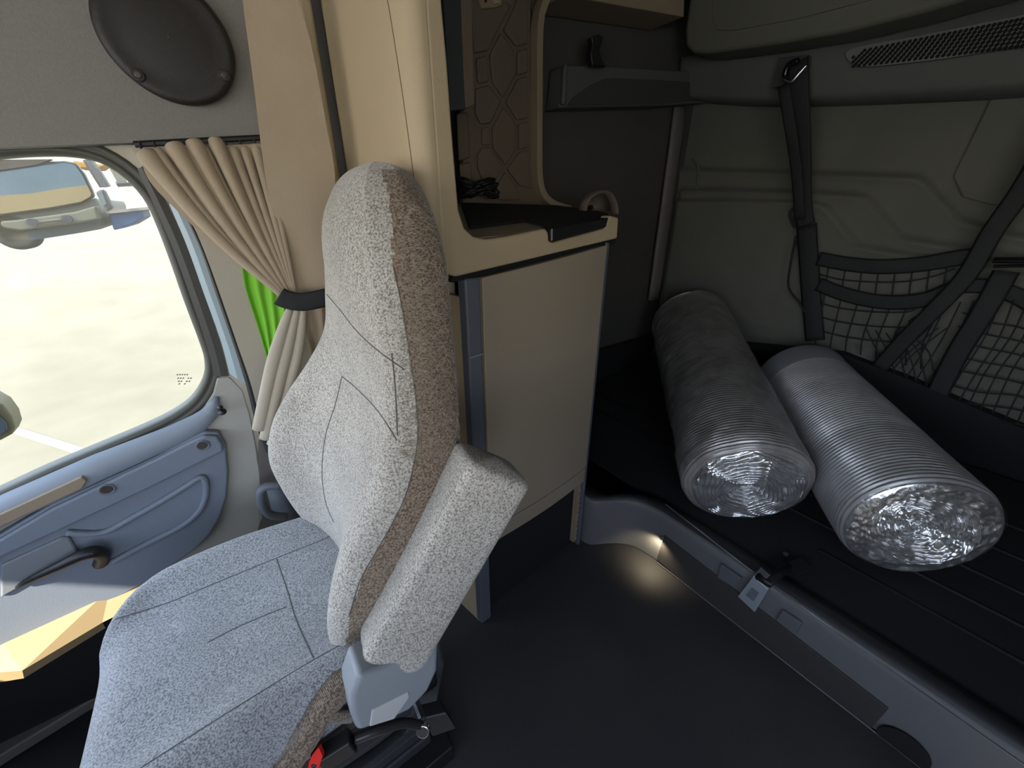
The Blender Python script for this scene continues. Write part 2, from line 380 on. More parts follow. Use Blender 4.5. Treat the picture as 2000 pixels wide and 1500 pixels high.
# sill under the door
sl = MB()
sl.grid([[P(-200, 1345, 1, YD-.004), P(0, 1247, 1, YD-.004), P(215, 1150, 1, YD-.004), Vector((0, YD-.004, .36))],
         [P(-200, 1420, 2, .33), P(0, 1312, 2, .33), P(45, 1312-4, 2, .33), P(200, 1215, 2, .33)],
         [P(-200, 1440, 2, .30), P(0, 1330, 2, .30), P(48, 1322, 2, .30), P(205, 1225, 2, .30)]])
sl.build('door_sill', mat('sill_tan', (.36, .26, .13), .55), door, solid=.006)
struct(MB().prism([P(x, y, 2, .055) for x, y in [(-260, 1570), (0, 1424), (150, 1340), (260, 1280), (270, 1310), (150, 1384), (0, 1476), (-260, 1640)]], (0, 0, -.035)).build('trim_2', mat('step_grey', (.11, .10, .088), .6), bevel=.006))
tag(MB().prism([P(x, y, 2, .018) for x, y in [(-300, 1460), (0, 1318), (215, 1212), (330, 1260), (330, 1500), (200, 1620), (-300, 1800)]], (0, 0, -.014)).build('step_black', BLACKM), 'black sheet on the floor between the door sill and the seat', 'mat')  # plain black sheet covering the floor and gap beside the sill
struct(MB().box((-1.5, 1.06, -.3), (.33, 1.19, -.25)).build('trim_3', BLACK))
struct(MB().box((-1.5, 1.19, -.3), (.33, 1.25, .3)).build('wall_door_side', BLACK))

# pillar behind the door: seals, bright strip, cream pillar cover
def strip(name, L_, R_, y0, m, y1=None, th_=.02, parent=None, bev=.003):
    a = rs(cr(pix(L_, 1, y0), 4), 24); b = rs(cr(pix(R_, 1, y1 or y0), 4), 24)
    g = MB(); mid = [p.lerp(q, .5)+Vector((0, -.003, 0)) for p, q in zip(a, b)]
    g.grid([[p+Vector((0, th_, 0)) for p in a], a, mid, b, [p+Vector((0, th_, 0)) for p in b]])
    return g.build(name, m, parent, smooth=False)
struct(strip('trim_4', [(268, 330), (300, 400), (335, 480), (370, 575), (405, 680), (418, 735)], [(285, 322), (325, 398), (362, 478), (395, 570), (430, 672), (446, 735)], YD-.002, mat('pillar_seal', (.07, .068, .062), .5)))
struct(strip('trim_5', [(330, 398), (364, 478), (397, 570), (432, 668), (448, 730)], [(350, 398), (388, 478), (420, 570), (458, 680), (480, 750)], YD-.006, mat('pale_blue_pillar', (.48, .60, .66), .4)))
struct(strip('trim_6', [(350, 398), (388, 478), (420, 570), (458, 680), (480, 750), (500, 830), (520, 885)], [(356, 398), (394, 478), (428, 570), (466, 680), (490, 750), (512, 830), (532, 885)], YD-.012, RUBBER))
struct(strip('wall_pillar', [(250, 285), (310, 345), (356, 400), (394, 478), (428, 570), (466, 680), (490, 750), (512, 830), (545, 905)], [(500, 285), (510, 345), (520, 400), (530, 478), (540, 570), (560, 680), (575, 750), (600, 830), (640, 905)], YD-.015, mat('pillar_cream', (.40, .36, .29), .65, bump=.2, bscale=400), th_=.03))
# dark grey liner behind the seat below the pillar, with a grey cup moulding
struct(MB().prism(pix([(505, 860), (640, 860), (760, 1100), (560, 1150), (500, 1100)], 1, YD-.0), (0, .02, 0)).build('trim_7', mat('liner_taupe', (.14, .125, .11), .8), bevel=.005))
g = MB().tube(cr(pix([(560, 1010), (528, 1005), (512, 985), (508, 962), (520, 950), (545, 948)], 1, YD-.08), 5), .012, 10)
g.prism(pix([(520, 955), (570, 950), (600, 1020), (535, 1015)], 1, YD-.02), (0, .02, 0))
tag(g.build('grab_handle', GREYT, smooth=True), 'grey rounded grab handle in the gap behind the seat cushion', 'handle')
struct(MB().box((.18, YD+.02, -.06), (.36, YD+.06, 2.3)).build('wall_partition', HEADL))
struct(MB().box((.30, YD+.0, -.06), (.345, YS+.02, 2.3)).build('wall_partition_side', HEADL))

# ------------------------------------------------------------------ curtains
def cloth(name, L_, R_, yl, yr, folds, amp, m, parent=None, ns=140, nv=40, sharp=1.0, phase=0, tex=None, solid=.002):
    a = rs(cr(pix(L_, 1, yl), 5), nv); b = rs(cr(pix(R_, 1, yr), 5), nv); rows = []
    for i in range(nv):
        v = i/(nv-1); row = []
        for j in range(ns):
            s = j/(ns-1); p = a[i].lerp(b[i], s)
            wv_ = math.cos(2*math.pi*(s*folds+phase)+.25*math.sin(v*5+s*7))
            wv_ = (abs(wv_)**sharp)*(1 if wv_ > 0 else -1)
            am = amp*(1 if tex is None else tex(v))
            row.append(p+Vector((0, -am*(wv_*.5+.5), 0)))
        rows.append(row)
    return MB().grid(rows).build(name, m, parent, smooth=True, solid=solid)
ct = thing('tall_curtain', 'tall beige curtain hanging from above beside the seat headrest', 'curtain')
cloth('curtain_cloth', [(468, -60), (474, 0), (495, 160), (512, 300), (528, 400), (548, 500), (566, 575)],
      [(566, -60), (582, 0), (603, 66), (619, 140), (638, 245), (655, 346), (650, 450), (632, 575)], 1.02, 1.0, 1.3, .02, CURT, ct, phase=.2, tex=lambda v: .028-.01*v)
cloth('curtain_tail', [(570, 600), (585, 640), (605, 690)], [(636, 595), (640, 640), (640, 680)], 1.0, 1.0, 1.3, .02, CURT, ct, ns=50, nv=16)
st = thing('window_curtain', 'pleated beige window curtain gathered into a black tie at the window corner', 'curtain')
cloth('curtain_cloth', [(272, 292), (290, 350), (345, 410), (420, 480), (490, 535), (548, 582)],
      [(520, 280), (530, 340), (545, 420), (562, 500), (580, 550), (604, 578)], 1.10, 1.06, 6, .030, CURT, st, ns=260, nv=50, sharp=.6, phase=.5, tex=lambda v: .036-.018*v)
# pleats: each one a soft roll from the heading down to the tie
hd = MB()
tops = [((284, 298), .019), ((306, 292), .010), ((340, 284), .019), ((362, 288), .009), ((378, 277), .017), ((400, 290), .009), ((420, 273), .015), ((436, 292), .010), ((456, 290), .011), ((478, 289), .011), ((500, 285), .012), ((516, 284), .012)]
for k_, ((x0, y0), w_) in enumerate(tops):
    f_ = k_/(len(tops)-1); x1, y1 = 553+24*f_, 576+2*math.sin(f_*6)
    sag = 14*(1-f_)
    ps = [(x0+(x1-x0)*q_-sag*math.sin(math.pi*q_)*.4, y0+(y1-y0)*q_+sag*math.sin(math.pi*q_), .0) for q_ in (0, .04, .10, .2, .4, .6, .8, 1)]
    pts = [P(x, y, 1, 1.072-.012*math.sin(3*q_)-.075*q_) for (x, y, _), q_ in zip(ps, (0, .04, .10, .2, .4, .6, .8, 1))]
    pts = cr(pts, 4); n_p = len(pts)
    hd.tube(pts, [w_*(.80+.2*min(1, i_/3))*(1-.64*i_/n_p) for i_ in range(n_p)], 14)
hd.build('pleats', CURT, st, smooth=True)
TAIL = mat('curtain_tail_cloth', (.42, .375, .30), .85, bump=.3, bscale=500)
for pth in ([(566, 602), (550, 650), (530, 720), (505, 838)], [(580, 602), (566, 660), (546, 740), (519, 856)], [(592, 602), (584, 670), (562, 770), (533, 868)]):
    pts = cr([P(x, y, 1, .975) for x, y in pth], 6); n_p = len(pts)
    MB().tube(pts, [.006+.0075*math.sin(min(1, i_/n_p*1.6)*1.57) for i_ in range(n_p)], 14).build('tail_fold', TAIL, st, smooth=True)
MB().tube(cr(pix([(545, 578), (560, 585), (590, 590), (625, 584), (640, 580)], 1, .96), 4), 1, 10, flat=((0, 0, 1), .020, .004)).build('curtain_tie', WEB, st, smooth=True)
# rail with little runners
rl = thing('curtain_rail', 'dark curtain rail under the grey header panel, above the pleated curtain', 'rail')
MB().tube([P(262, 282, 1, 1.13), P(520, 268, 1, 1.13)], .006, 8).build('track', BLACK, rl)
for i in range(9):
    x = 272+i*28; MB().tube([P(x, 278-i*.6, 1, 1.12), P(x+6, 296-i*.6, 1, 1.115)], .0022, 6).build('runner', BLACK, rl)
# green cloth strip
gc = cloth('green_strip', [(470, 505), (478, 560), (500, 630), (520, 695)], [(552, 560), (555, 600), (556, 650), (545, 700)], 1.165, 1.15, 3, .008, GREEN, ns=60, nv=20)
tag(gc, 'bright green fabric strip hanging behind the gathered window curtain', 'fabric strip')

# ------------------------------------------------------------------ passenger seat
seat = thing('passenger_seat', 'grey tweed high-back truck seat with its armrest folded up', 'seat')
LV = [  # z, near y, near crest x, far y, far crest x, rear x, middle dip
    (.485, .57, .060, .88, .060, .15, .00),
    (.50, .535, .025, .91, .040, .18, .01),
    (.55, .515, .002, .93, .030, .21, .04),
    (.62, .505, -.004, .94, .005, .225, .06),
    (.70, .50, .012, .95, -.012, .235, .065),
    (.78, .50, .045, .955, -.018, .25, .06),
    (.86, .505, .095, .95, .004, .27, .045),
    (.93, .515, .130, .935, .045, .285, .03),
    (1.0, .53, .152, .92, .100, .295, .015),
    (1.07, .55, .165, .905, .142, .305, .0),
    (1.15, .575, .172, .900, .158, .315, -.008),
    (1.23, .595, .178, .897, .170, .32, -.022),
    (1.29, .615, .188, .885, .182, .315, -.022),
    (1.335, .64, .203, .862, .198, .305, -.010),
    (1.362, .675, .222, .83, .220, .29, -.004),
    (1.374, .72, .243, .79, .243, .268, .0)]
def section(z, yn, xn, yf, xf, xr, dip):
    w_ = yf-yn; th_ = max(.004, xr-min(xn, xf)); e = .028*min(1, th_/.1)
    c = [(xr-.02*min(1, th_/.1), yn+.012), (xn+.55*(xr-xn), yn-.004), (xn+e*1.3, yn+.001), (xn+e*.2, yn+e*.6), (xn, yn+.11*w_), (xn+(xf-xn)*.24+dip*.6, yn+.24*w_),
         (xn+(xf-xn)*.38+dip*.93, yn+.38*w_), (xn+(xf-xn)*.5+dip, yn+.5*w_), (xn+(xf-xn)*.62+dip*.93, yn+.62*w_), (xn+(xf-xn)*.76+dip*.6, yn+.76*w_),
         (xf, yf-.11*w_), (xf+e*.2, yf-e*.6), (xf+e*1.3, yf-.001), (xf+.55*(xr-xf), yf+.004), (xr-.02*min(1, th_/.1), yf-.012), (xr, yf-.2*w_), (xr+.004, yn+.5*w_), (xr, yn+.2*w_)]
    return [Vector((x, y, z)) for x, y in c]
secs = [section(*l) for l in LV]
cols = [cr([s[i] for s in secs], 8) for i in range(len(secs[0]))]
rows = []
for k in range(len(cols[0])):
    r = cr([c[k] for c in cols], 8, True); r.append(r[0]); rows.append(r)
g = MB().grid(rows)
n0 = len(rows[0]); 
g.f.append(tuple(range(n0-1))); g.m.append(0)
kk = (len(rows)-1)*n0; g.f.append(tuple(kk+i for i in range(n0-1))); g.m.append(0)
# the gusset on the near side is the browner nap
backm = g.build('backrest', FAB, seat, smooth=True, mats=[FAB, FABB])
SIDE_SEAM = [(745, 330), (757, 380), (765, 440), (768, 520), (785, 600), (800, 690), (812, 780), (816, 850), (805, 920), (785, 985), (745, 1060), (705, 1130), (683, 1200), (676, 1260), (690, 1330)]
def pixel_of(p):
    q = p-CAM; z = q.dot(FWD); return 1000+FPX*q.dot(RGT)/z, 750-FPX*q.dot(UPV)/z
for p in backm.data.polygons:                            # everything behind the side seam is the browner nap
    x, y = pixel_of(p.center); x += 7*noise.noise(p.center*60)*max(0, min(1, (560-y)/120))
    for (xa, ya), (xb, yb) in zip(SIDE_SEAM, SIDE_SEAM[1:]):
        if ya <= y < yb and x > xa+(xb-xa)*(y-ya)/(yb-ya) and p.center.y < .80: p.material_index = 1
BT = bvh(backm)
def seam(tree, pl, parent, r=.0011, n=60, m=SEAM, lift=0):
    pts = cast(tree, pl, n, lift)
    if len(pts) > 3: return MB().tube(pts, r, 6).build('seam', m, parent, smooth=True)
for pl in (SIDE_SEAM[3:-2],
           [(638, 575), (660, 600), (700, 650), (745, 690), (790, 722)],
           [(668, 735), (655, 790), (636, 850), (629, 920), (636, 980), (652, 1020)],
           [(668, 735), (700, 762), (740, 805), (775, 860)],
           [(765, 690), (772, 760), (776, 850)]):
    seam(BT, pl, backm)
# fuzzy worn nap along the rear edge of the gusset
fz = MB(); rnd = random.Random(3)
for i in range(2600):
    x = rnd.uniform(775, 925); y = rnd.uniform(400, 900)
    d = ray(x, y).normalized(); h = BT.ray_cast(CAM, d)
    if h[0] is None or h[1].y > -.1 or h[0].z > 1.36: continue
    nrm = h[1]; t = Vector((.5, -.2, .5*rnd.uniform(-.6, 1))) + Vector((rnd.uniform(-.4, .4), rnd.uniform(-.3, .1), rnd.uniform(-.4, .4)))
    if nrm.dot(d) > 0: nrm = -nrm
    l = rnd.uniform(.006, .014); t = (t-nrm*t.dot(nrm)).normalized()
    p0 = h[0]-nrm*.0005; p1 = p0+t*l*.6+nrm*l*.22; p2 = p0+t*l+nrm*l*.15
    fz.tube([p0, p1, p2], [.0004, .0004, .00015], 3, cap=False)
fo = fz.build('worn_fuzz', mat('fuzz', (.40, .33, .25), .9, sheen=.3), backm, smooth=True); fo['kind'] = 'stuff'

# cushion
rows = []
for i in range(61):
    u = i/60; row = []
    for j in range(61):
        v = j/60
        x = -.365+.49*u; yn, yf = .462, .925
        yf2 = yf+.02*math.sin(math.pi*min(1, u*1.2)); yn2 = yn
        if u < .25: k = (1-u/.25); yf2 -= .10*k*k; yn2 += .05*k*k
        y = yn2+(yf2-yn2)*v
        e = min(1, v/.13, (1-v)/.13); eu = min(1, u/.14)
        z = .60+.018*math.exp(-((v-.06)/.10)**2)+.020*math.exp(-((v-.93)/.1)**2)-.010*math.sin(math.pi*v)
        z += -.015*(1-u)**3
        z -= .075*(1-math.sqrt(max(0, 1-(1-e)**2.2)))+.085*(1-math.sqrt(max(0, 1-(1-eu)**2.4)))
        x += .0
        z += .004*noise.noise(Vector((x*7, y*7, 0)))
        row.append((x, y, z))
    rows.append(row)
# underside
edge_ring = [rows[0][j] for j in range(61)]
g = MB().grid(rows)
def skirt(line, dy):
    g.grid([line, [(a[0], a[1]+dy*.5, a[2]-.03) for a in line], [(a[0]+.004, a[1]+dy*.2, a[2]-.065) for a in line], [(a[0]+.02, a[1]-dy*1.5, a[2]-.08) for a in line]])
skirt([r[0] for r in rows], -.008); skirt([r[-1] for r in rows], .008); skirt(rows[0], 0)
cush = g.build('cushion', FABC, seat, smooth=True)
CT = bvh(cush)
for pl in ([(208, 1214), (320, 1180), (430, 1135), (540, 1090), (640, 1050), (680, 1030)],
           [(275, 1500), (400, 1420), (520, 1345), (610, 1290), (675, 1255)],
           [(540, 1092), (560, 1150), (580, 1215), (612, 1285)],
           [(405, 1255), (470, 1222), (560, 1185)]):
    seam(CT, pl, cush, r=.0009, lift=.0002, m=mat('cushion_seam', (.085, .087, .09), .9))
# gathered, ribbed border down the near side of the cushion
rb = MB(); ctr = cr([P(x, y, 1, v) for x, y, v in [(694, 1322, .47), (660, 1362, .455), (625, 1410, .445), (590, 1465, .44), (545, 1530, .44), (520, 1560, .44)]], 16)
rbp = rs(ctr, 74)
for i, p in enumerate(rbp):
    rb.tube([p+Vector((0, .030, .016)), p+Vector((.004, .006, .012)), p+Vector((.006, -.002, -.004)), p+Vector((.006, .002, -.022)), p+Vector((.004, .016, -.036))], .0036, 5)
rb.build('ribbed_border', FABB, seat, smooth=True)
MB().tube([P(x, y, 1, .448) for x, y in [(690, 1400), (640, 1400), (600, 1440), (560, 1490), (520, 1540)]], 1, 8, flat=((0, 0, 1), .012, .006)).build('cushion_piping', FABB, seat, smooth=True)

# armrest folded up
ax0, ax1 = PT(770, 1246, .675), PT(958, 912, .66)
d = (ax1-ax0); Ld = d.length; d.normalize()
sy = Vector((0, 1, 0)); sy = (sy-d*sy.dot(d)).normalized(); sx = d.cross(sy); sx, sy = (sx*.966+sy*.26).normalized(), (sy*.966-sx*.26).normalized()
rows = []
NA = 44
for i in range(NA+1):
    t = i/NA; 
    end = math.sqrt(max(0, 1-max(0, (.12-t)/.12)**2.2)) * math.sqrt(max(0, 1-max(0, (t-.95)/.05)**2.6))
    wx = (.057+.006*t)*max(.02, end); wy = .052*max(.02, end); row = []
    for j in range(41):
        a = 2*math.pi*j/40; ca, sa = math.cos(a), math.sin(a)
        q = .30+.35*(1-end); px_ = (abs(ca)**q)*(1 if ca > 0 else -1); py_ = (abs(sa)**q)*(1 if sa > 0 else -1)
        row.append(ax0-d*.045+d*(Ld+.065)*t+sx*wx*px_+sy*wy*py_)
    rows.append(row)
arm = MB().grid(rows).build('armrest', FAB, seat, smooth=True)
AT = bvh(arm)

# plastic hinge cover, boot and base
HC = .455
cov = [(700, 1320), (745, 1308), (800, 1282), (850, 1235), (858, 1262), (856, 1310), (838, 1350), (800, 1390), (745, 1415), (698, 1432), (686, 1400), (684, 1365)]
hc = MB().prism(pix(cov, 1, HC-.035), (0, .06, 0)).build('hinge_cover', GREYL, seat, bevel=.010, seg=4)
hi = MB().prism(pix([(727, 1388), (798, 1352), (800, 1362), (770, 1405), (722, 1420)], 1, HC-.037), (0, .006, 0)).build('cover_inset', mat('inset_white', (.52, .53, .52), .4), hc, bevel=.002)
bs = MB(); bs.box((-.26, .52, .30), (.17, .88, .52)); bs.build('seat_frame', BLACK, seat, bevel=.01)
bo = MB()
for i in range(6): bo.box((-.20+.004*(i % 2), .54+.004*(i % 2), .06+i*.042), (.14-.004*(i % 2), .86, .06+i*.042+.036))
bo.build('suspension_boot', mat('boot_rubber', (.03, .032, .036), .6), seat, bevel=.006)
MB().box((-.24, .50, 0), (.18, .90, .06)).build('base_plate', BLACK, seat, bevel=.005)
MB().prism([PT(770, 1300, .86), PT(860, 1240, .90), PT(872, 1300, .92), PT(855, 1385, .92), PT(835, 1398, .9), PT(780, 1400, .88)], (0, .12, 0)).build('side_boot', mat('boot_grey', (.05, .053, .058), .6), seat, bevel=.012)

# seat belt buckle on its stalk, bolted to a bracket
bk = thing('belt_buckle', 'black seat belt buckle with red button on a stalk beside the cushion', 'buckle')
c0, c1 = PT(615, 1492, .62), PT(690, 1444, .64)
MB().tube([c0, c0.lerp(c1, .5), c1], 1, 4, flat=((0, 0, 1), .019, .013)).build('buckle_body', BLACK, bk, bevel=.004)
dd = (c0-c1).normalized()
MB().tube([c0-dd*.012+Vector((0, -.004, -.002)), c0+dd*.006+Vector((0, -.004, -.002))], 1, 4, flat=((0, 0, 1), .014, .010)).build('release_button', RED, bk, bevel=.002)
MB().prism([PT(x, y, .605) for x, y in [(604, 1486), (610, 1474), (622, 1460), (630, 1478), (621, 1504), (600, 1504)]], FWD*.008).build('button_edge', RED, bk, bevel=.001)
MB().tube(cr([PT(692, 1443, .64), PT(740, 1425, .66), PT(790, 1412, .70), PT(828, 1420, .74)], 5), .0085, 10).build('stalk', mat('stalk_black', (.03, .03, .03), .35), bk, smooth=True)
MB().disc(PT(828, 1420, .735), -FWD, .013, .012, 20).build('bolt', STEEL, bk, bevel=.003)
MB().prism([PT(830, 1402, .80), PT(872, 1392, .80), PT(892, 1424, .80), PT(845, 1440, .80)], (0, .03, 0)).build('bracket', BLACK, bk, bevel=.003)
MB().tube([PT(810, 1370, .78), PT(822, 1400, .77)], .009, 10).build('pin', mat('pin_grey', (.12, .125, .13), .35, .6), bk)
tag(MB().tube(cr([PT(790, 1425, .72), PT(740, 1465, .74), PT(690, 1500, .76), PT(600, 1560, .8)], 5), 1, 8, flat=((1, 1, .3), .012, .002)).build('seat_belt_strap', WEB, smooth=True), 'narrow black belt strap running along the floor below the buckle', 'strap')

# ------------------------------------------------------------------ cabinet between seat and bunk
CP = Vector((.44, .765, 0)); CR = Vector((.955, .815, 0)); CD = (CR-CP).normalized(); CN = Vector((CD.y, -CD.x, 0))   # face plane, CN points out to the aisle
def F(px, py, off=0): return PP(px, py, CP+CN*off, CN)
def facept(s, z, off=0): 
    p = CP.lerp(CR, s); p.z = z; return p+CN*off
cab = thing('storage_cabinet', 'tan storage cabinet with one plain door between the seat and the bunk', 'cabinet')
zt0, zt1 = F(905, 545).z, F(1190, 473).z      # top of door left and right
zb = F(1060, 968).z
W = (CR-CP).length
print('cab', zt0, zt1, zb, F(1148, 905), F(960, 1015))
def bow(s): return .012*math.sin(math.pi*s)
def face_slab(name, s0, s1, zf0, zf1, off, th_, m, parent, bev=.003, bowed=True, n=14):
    rows = []
    fr = []; 
    for i in range(n+1):
        s = s0+(s1-s0)*i/n; o = off+(bow(s) if bowed else 0)
        fr.append((facept(s, zf0(s), o), facept(s, zf1(s), o), facept(s, zf1(s), o-th_), facept(s, zf0(s), o-th_)))
    g = MB(); g.grid([[f_[k % 4] for f_ in fr] for k in range(5)])
    g.add(list(fr[0]), [(0, 1, 2, 3)]); g.add(list(fr[-1]), [(0, 3, 2, 1)])
    bm = g.build(name, m, parent, bevel=0)
    me = bm.data; b2 = bmesh.new(); b2.from_mesh(me); bmesh.ops.remove_doubles(b2, verts=b2.verts, dist=1e-5); bmesh.ops.recalc_face_normals(b2, faces=b2.faces[:]); b2.to_mesh(me); b2.free()
    if bev:
        q = bm.modifiers.new('bevel', 'BEVEL'); q.width = bev; q.segments = 3; q.limit_method = 'ANGLE'
        for p in me.polygons: p.use_smooth = True
        q.harden_normals = True
    return bm
top_ = lambda s: zt0+(zt1-zt0)*s
DOORM = mat('cabinet_door_laminate', (.30, .25, .185), .5, bump=.12, bscale=300)
cdoor = face_slab('door', .055, .955, lambda s: zb+.012, lambda s: top_(s)-.004, .006, .02, DOORM, cab)
face_slab('base_rail', .05, .955, lambda s: zb-.055, lambda s: zb+.006, .004, .02, DOORM, cab)
PST = mat('post_grey', (.10, .11, .135), .5, bump=.15, bscale=400)
lp = MB().prism([facept(-.03, 0, .002), facept(.05, 0, .004), facept(.05, 0, -.03), facept(-.03, 0, -.03)], (0, 0, zt0)).build('left_post', PST, cab, bevel=.006)
rp2 = MB().prism([facept(.962, 0, .004), facept(1.0, 0, .0), facept(1.01, 0, -.03), facept(.962, 0, -.03)], (0, 0, zt1)).build('right_post', PST, cab, bevel=.006)
MB().prism([facept(.05, 0, -.03), facept(.96, 0, -.03), facept(.96, zb-.04, -.03), facept(.05, zb-.04, -.03)], -CN*.01).build('kick_panel', BLACKM, cab)
g = MB()
for i in range(11): 
    z = .03+i*(zb-.12)/11; g.prism([facept(.925, z, -.006), facept(.955, z+.006, -.006), facept(.955, z+.018, -.006), facept(.925, z+.012, -.006)], -CN*.006)
g.build('side_grille', CREAMD, cab)
MB().prism([facept(.93, .02, -.012), facept(.96, .02, -.012), facept(.96, zb-.06, -.012), facept(.93, zb-.06, -.012)], -CN*.02).build('grille_backing', CREAMD, cab)
# hinge breaks on the posts
MB().prism([facept(-.03, F(910, 700).z, .006), facept(.05, F(910, 700).z, .006), facept(.05, F(910, 700).z+.003, .006), facept(-.03, F(910, 700).z+.003, .006)], -CN*.004).build('post_joint', GREYL, cab)
# carcass sides and back behind the face
cs = MB(); cs.box((.42, .84, .0), (.44, YS, zt0-.01)); cs.box((.44, YS-.03, 0), (.945, YS, zt0-.01)); cs.box((.92, .86, 0), (.945, YS-.03, zt0-.01))
cs.build('carcass', DOORM, cab)
# front-facing cream side of the cabinet, going back to the pillar
A0, B0 = Vector((.425, .775, 0)), Vector((.335, YD+.0, 0))
cs = MB().prism([A0, B0, B0+Vector((0, 0, 1.12)), A0+Vector((0, 0, 1.12))], (.012, 0, 0)).build('side_panel', CREAM, cab)

# moulded surround: column, sill, worktop, tall side panel
sur = thing('cabinet_surround', 'cream moulded surround with tall column and worktop above the cabinet door', 'shelf unit')
ztop = lambda px, py: F(px, py).z
# L-shaped front frame, outline drawn on the cabinet face plane
fo_ = [(892, 541), (1206, 466), (1209, 425), (1193, 421), (1187, 432), (1182, 446), (1080, 473), (1073, 470), (1072, 455), (1066, 446), (990, 462), (950, 467), (925, 462), (908, 445), (897, 410), (892, 350), (884, 250), (875, 120), (864, 0), (860, -60), ]
s0_ = (F(848, 300, .02).x+.002-CP.x)/(CR.x-CP.x)
fr_ = MB().prism([F(x, y, .02) for x, y in fo_]+[facept(s0_, 2.36, .02), facept(s0_, F(880, 530).z, .02)], -CN*.035).build('front_frame', CREAM, sur, bevel=.006)
# rounded corner and side panel of the column: plan profile swept up
cz0, cz1 = 1.145, 2.3
e0 = F(848, 300, .02); X0, Y0 = e0.x, e0.y
prof = [(X0+.004, Y0+.0005), (X0-.006, Y0), (X0-.016, Y0+.003), (X0-.026, Y0+.010), (X0-.034, Y0+.021), (X0-.039, Y0+.034), (X0-.042, Y0+.050), (X0-.046, Y0+.10), (X0-.052, Y0+.2), (X0-.058, 1.095), (X0-.05, 1.102), (X0-.01, 1.105), (X0-.01, 1.14), (X0-.01, YD+.02)]
rows = [[Vector((q_.x, q_.y, z)) for q_ in cr([(x, y, 0) for x, y in prof], 3)] for z in (1.145, 1.4, 1.8, 2.3)]
csd = MB().grid(rows).build('column_side', CREAM, sur, smooth=True)
seam(bvh(csd), [(748, -20), (757, 0), (775, 110), (790, 210), (808, 345), (815, 400)], csd, r=.0009, m=mat('joint_tan', (.10, .075, .045), .8))
# dark gap strip + upright at the rear edge of the side panel
MB().box((.258, YD-.10, 1.0), (.284, YD-.03, 2.3)).build('edge_upright', CREAM, sur, bevel=.008)
# black shadow gap
gp = MB().prism([F(883, 552, -.004), F(883, 541, -.004), F(1204, 465, -.004), F(1202, 476, -.004)], -CN*.02); gp.build('shadow_gap', BLACK, sur)
# worktop: a tray that rises a little towards the wall
HYW = YS-.17
w0, w1_, w2 = F(893, 468, -.004), F(1206, 438, -.004), P(1000, 398, 1, HYW)
wn = (w1_-w0).cross(w2-w0).normalized()
def WP(x, y, off=0): return PP(x, y, w0+wn*off, wn)
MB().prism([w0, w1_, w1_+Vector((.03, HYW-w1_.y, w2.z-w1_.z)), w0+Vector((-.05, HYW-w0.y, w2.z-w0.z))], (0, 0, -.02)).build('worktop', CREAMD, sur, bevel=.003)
# niche back padding with the hexagon pattern, on the side wall
nz = MB(); HY = YS-.16
hexp = [(905, -60), (1037, -60), (1037, 0), (1036, 120), (1038, 300), (1042, 350), (1060, 385), (1085, 402), (905, 402)]
pad = thing('padded_side_wall', 'brown wall padding embossed with stretched hexagons inside the cabinet niche', 'wall padding')
MB().prism(pix(hexp, 1, HY), (0, .03, 0)).build('backing', HEX, pad, bevel=.004)
cells = [[(917, -10), (975, -10), (1003, 10), (978, 52), (955, 100), (926, 106), (922, 60)],
         [(1012, -10), (1034, -10), (1034, 86), (1010, 92), (983, 58), (1008, 8)],
         [(979, 60), (1006, 98), (1010, 146), (984, 194), (962, 160), (956, 106)],
         [(930, 112), (953, 106), (957, 160), (934, 164)],
         [(1011, 98), (1033, 92), (1033, 142), (1011, 148)],
         [(930, 170), (957, 164), (982, 198), (960, 242), (940, 244), (928, 220)],
         [(1012, 152), (1033, 146), (1033, 232), (1012, 236), (988, 200)],
         [(942, 248), (958, 246), (960, 284), (942, 284)],
         [(985, 206), (1010, 240), (1011, 290), (990, 326), (963, 290), (961, 250)],
         [(1014, 240), (1034, 236), (1034, 288), (1014, 294)],
         [(932, 300), (943, 286), (958, 286), (986, 328), (968, 356), (945, 356), (933, 330)],
         [(1014, 296), (1034, 292), (1036, 352), (1044, 370), (1016, 364), (990, 330)],
         [(988, 334), (1012, 366), (1018, 392), (975, 392), (970, 362)],
         [(893, 220), (915, 216), (920, 310), (897, 316)], [(898, 320), (920, 314), (925, 360), (902, 365)]]
for i, c in enumerate(cells):
    n = len(c); cx = sum(a for a, b in c)/n; cy = sum(b for a, b in c)/n
    c = [(cx+(a-cx)*.95, cy+(b-cy)*.97) for a, b in c]
    MB().prism(pix(c, 1, HY-.012), (0, .014, 0)).build('padded_cell', HEX, pad, bevel=.007)
sw = thing('wall_switch', 'small tan switch plate at the top of the brown hexagon padding', 'switch')
MB().prism(pix([(936, -8), (982, -8), (980, 10), (970, 14), (942, 17)], 1, HY-.02), (0, .01, 0)).build('plate', CREAMD, sw, bevel=.003)
MB().prism(pix([(962, -6), (979, -6), (978, 6), (966, 8)], 1, HY-.026), (0, .008, 0)).build('rocker', CREAM, sw, bevel=.002)
MB().disc(P(948, 2, 1, HY-.021), (0, -1, 0), .004, .004, 12).build('socket', BLACK, sw)
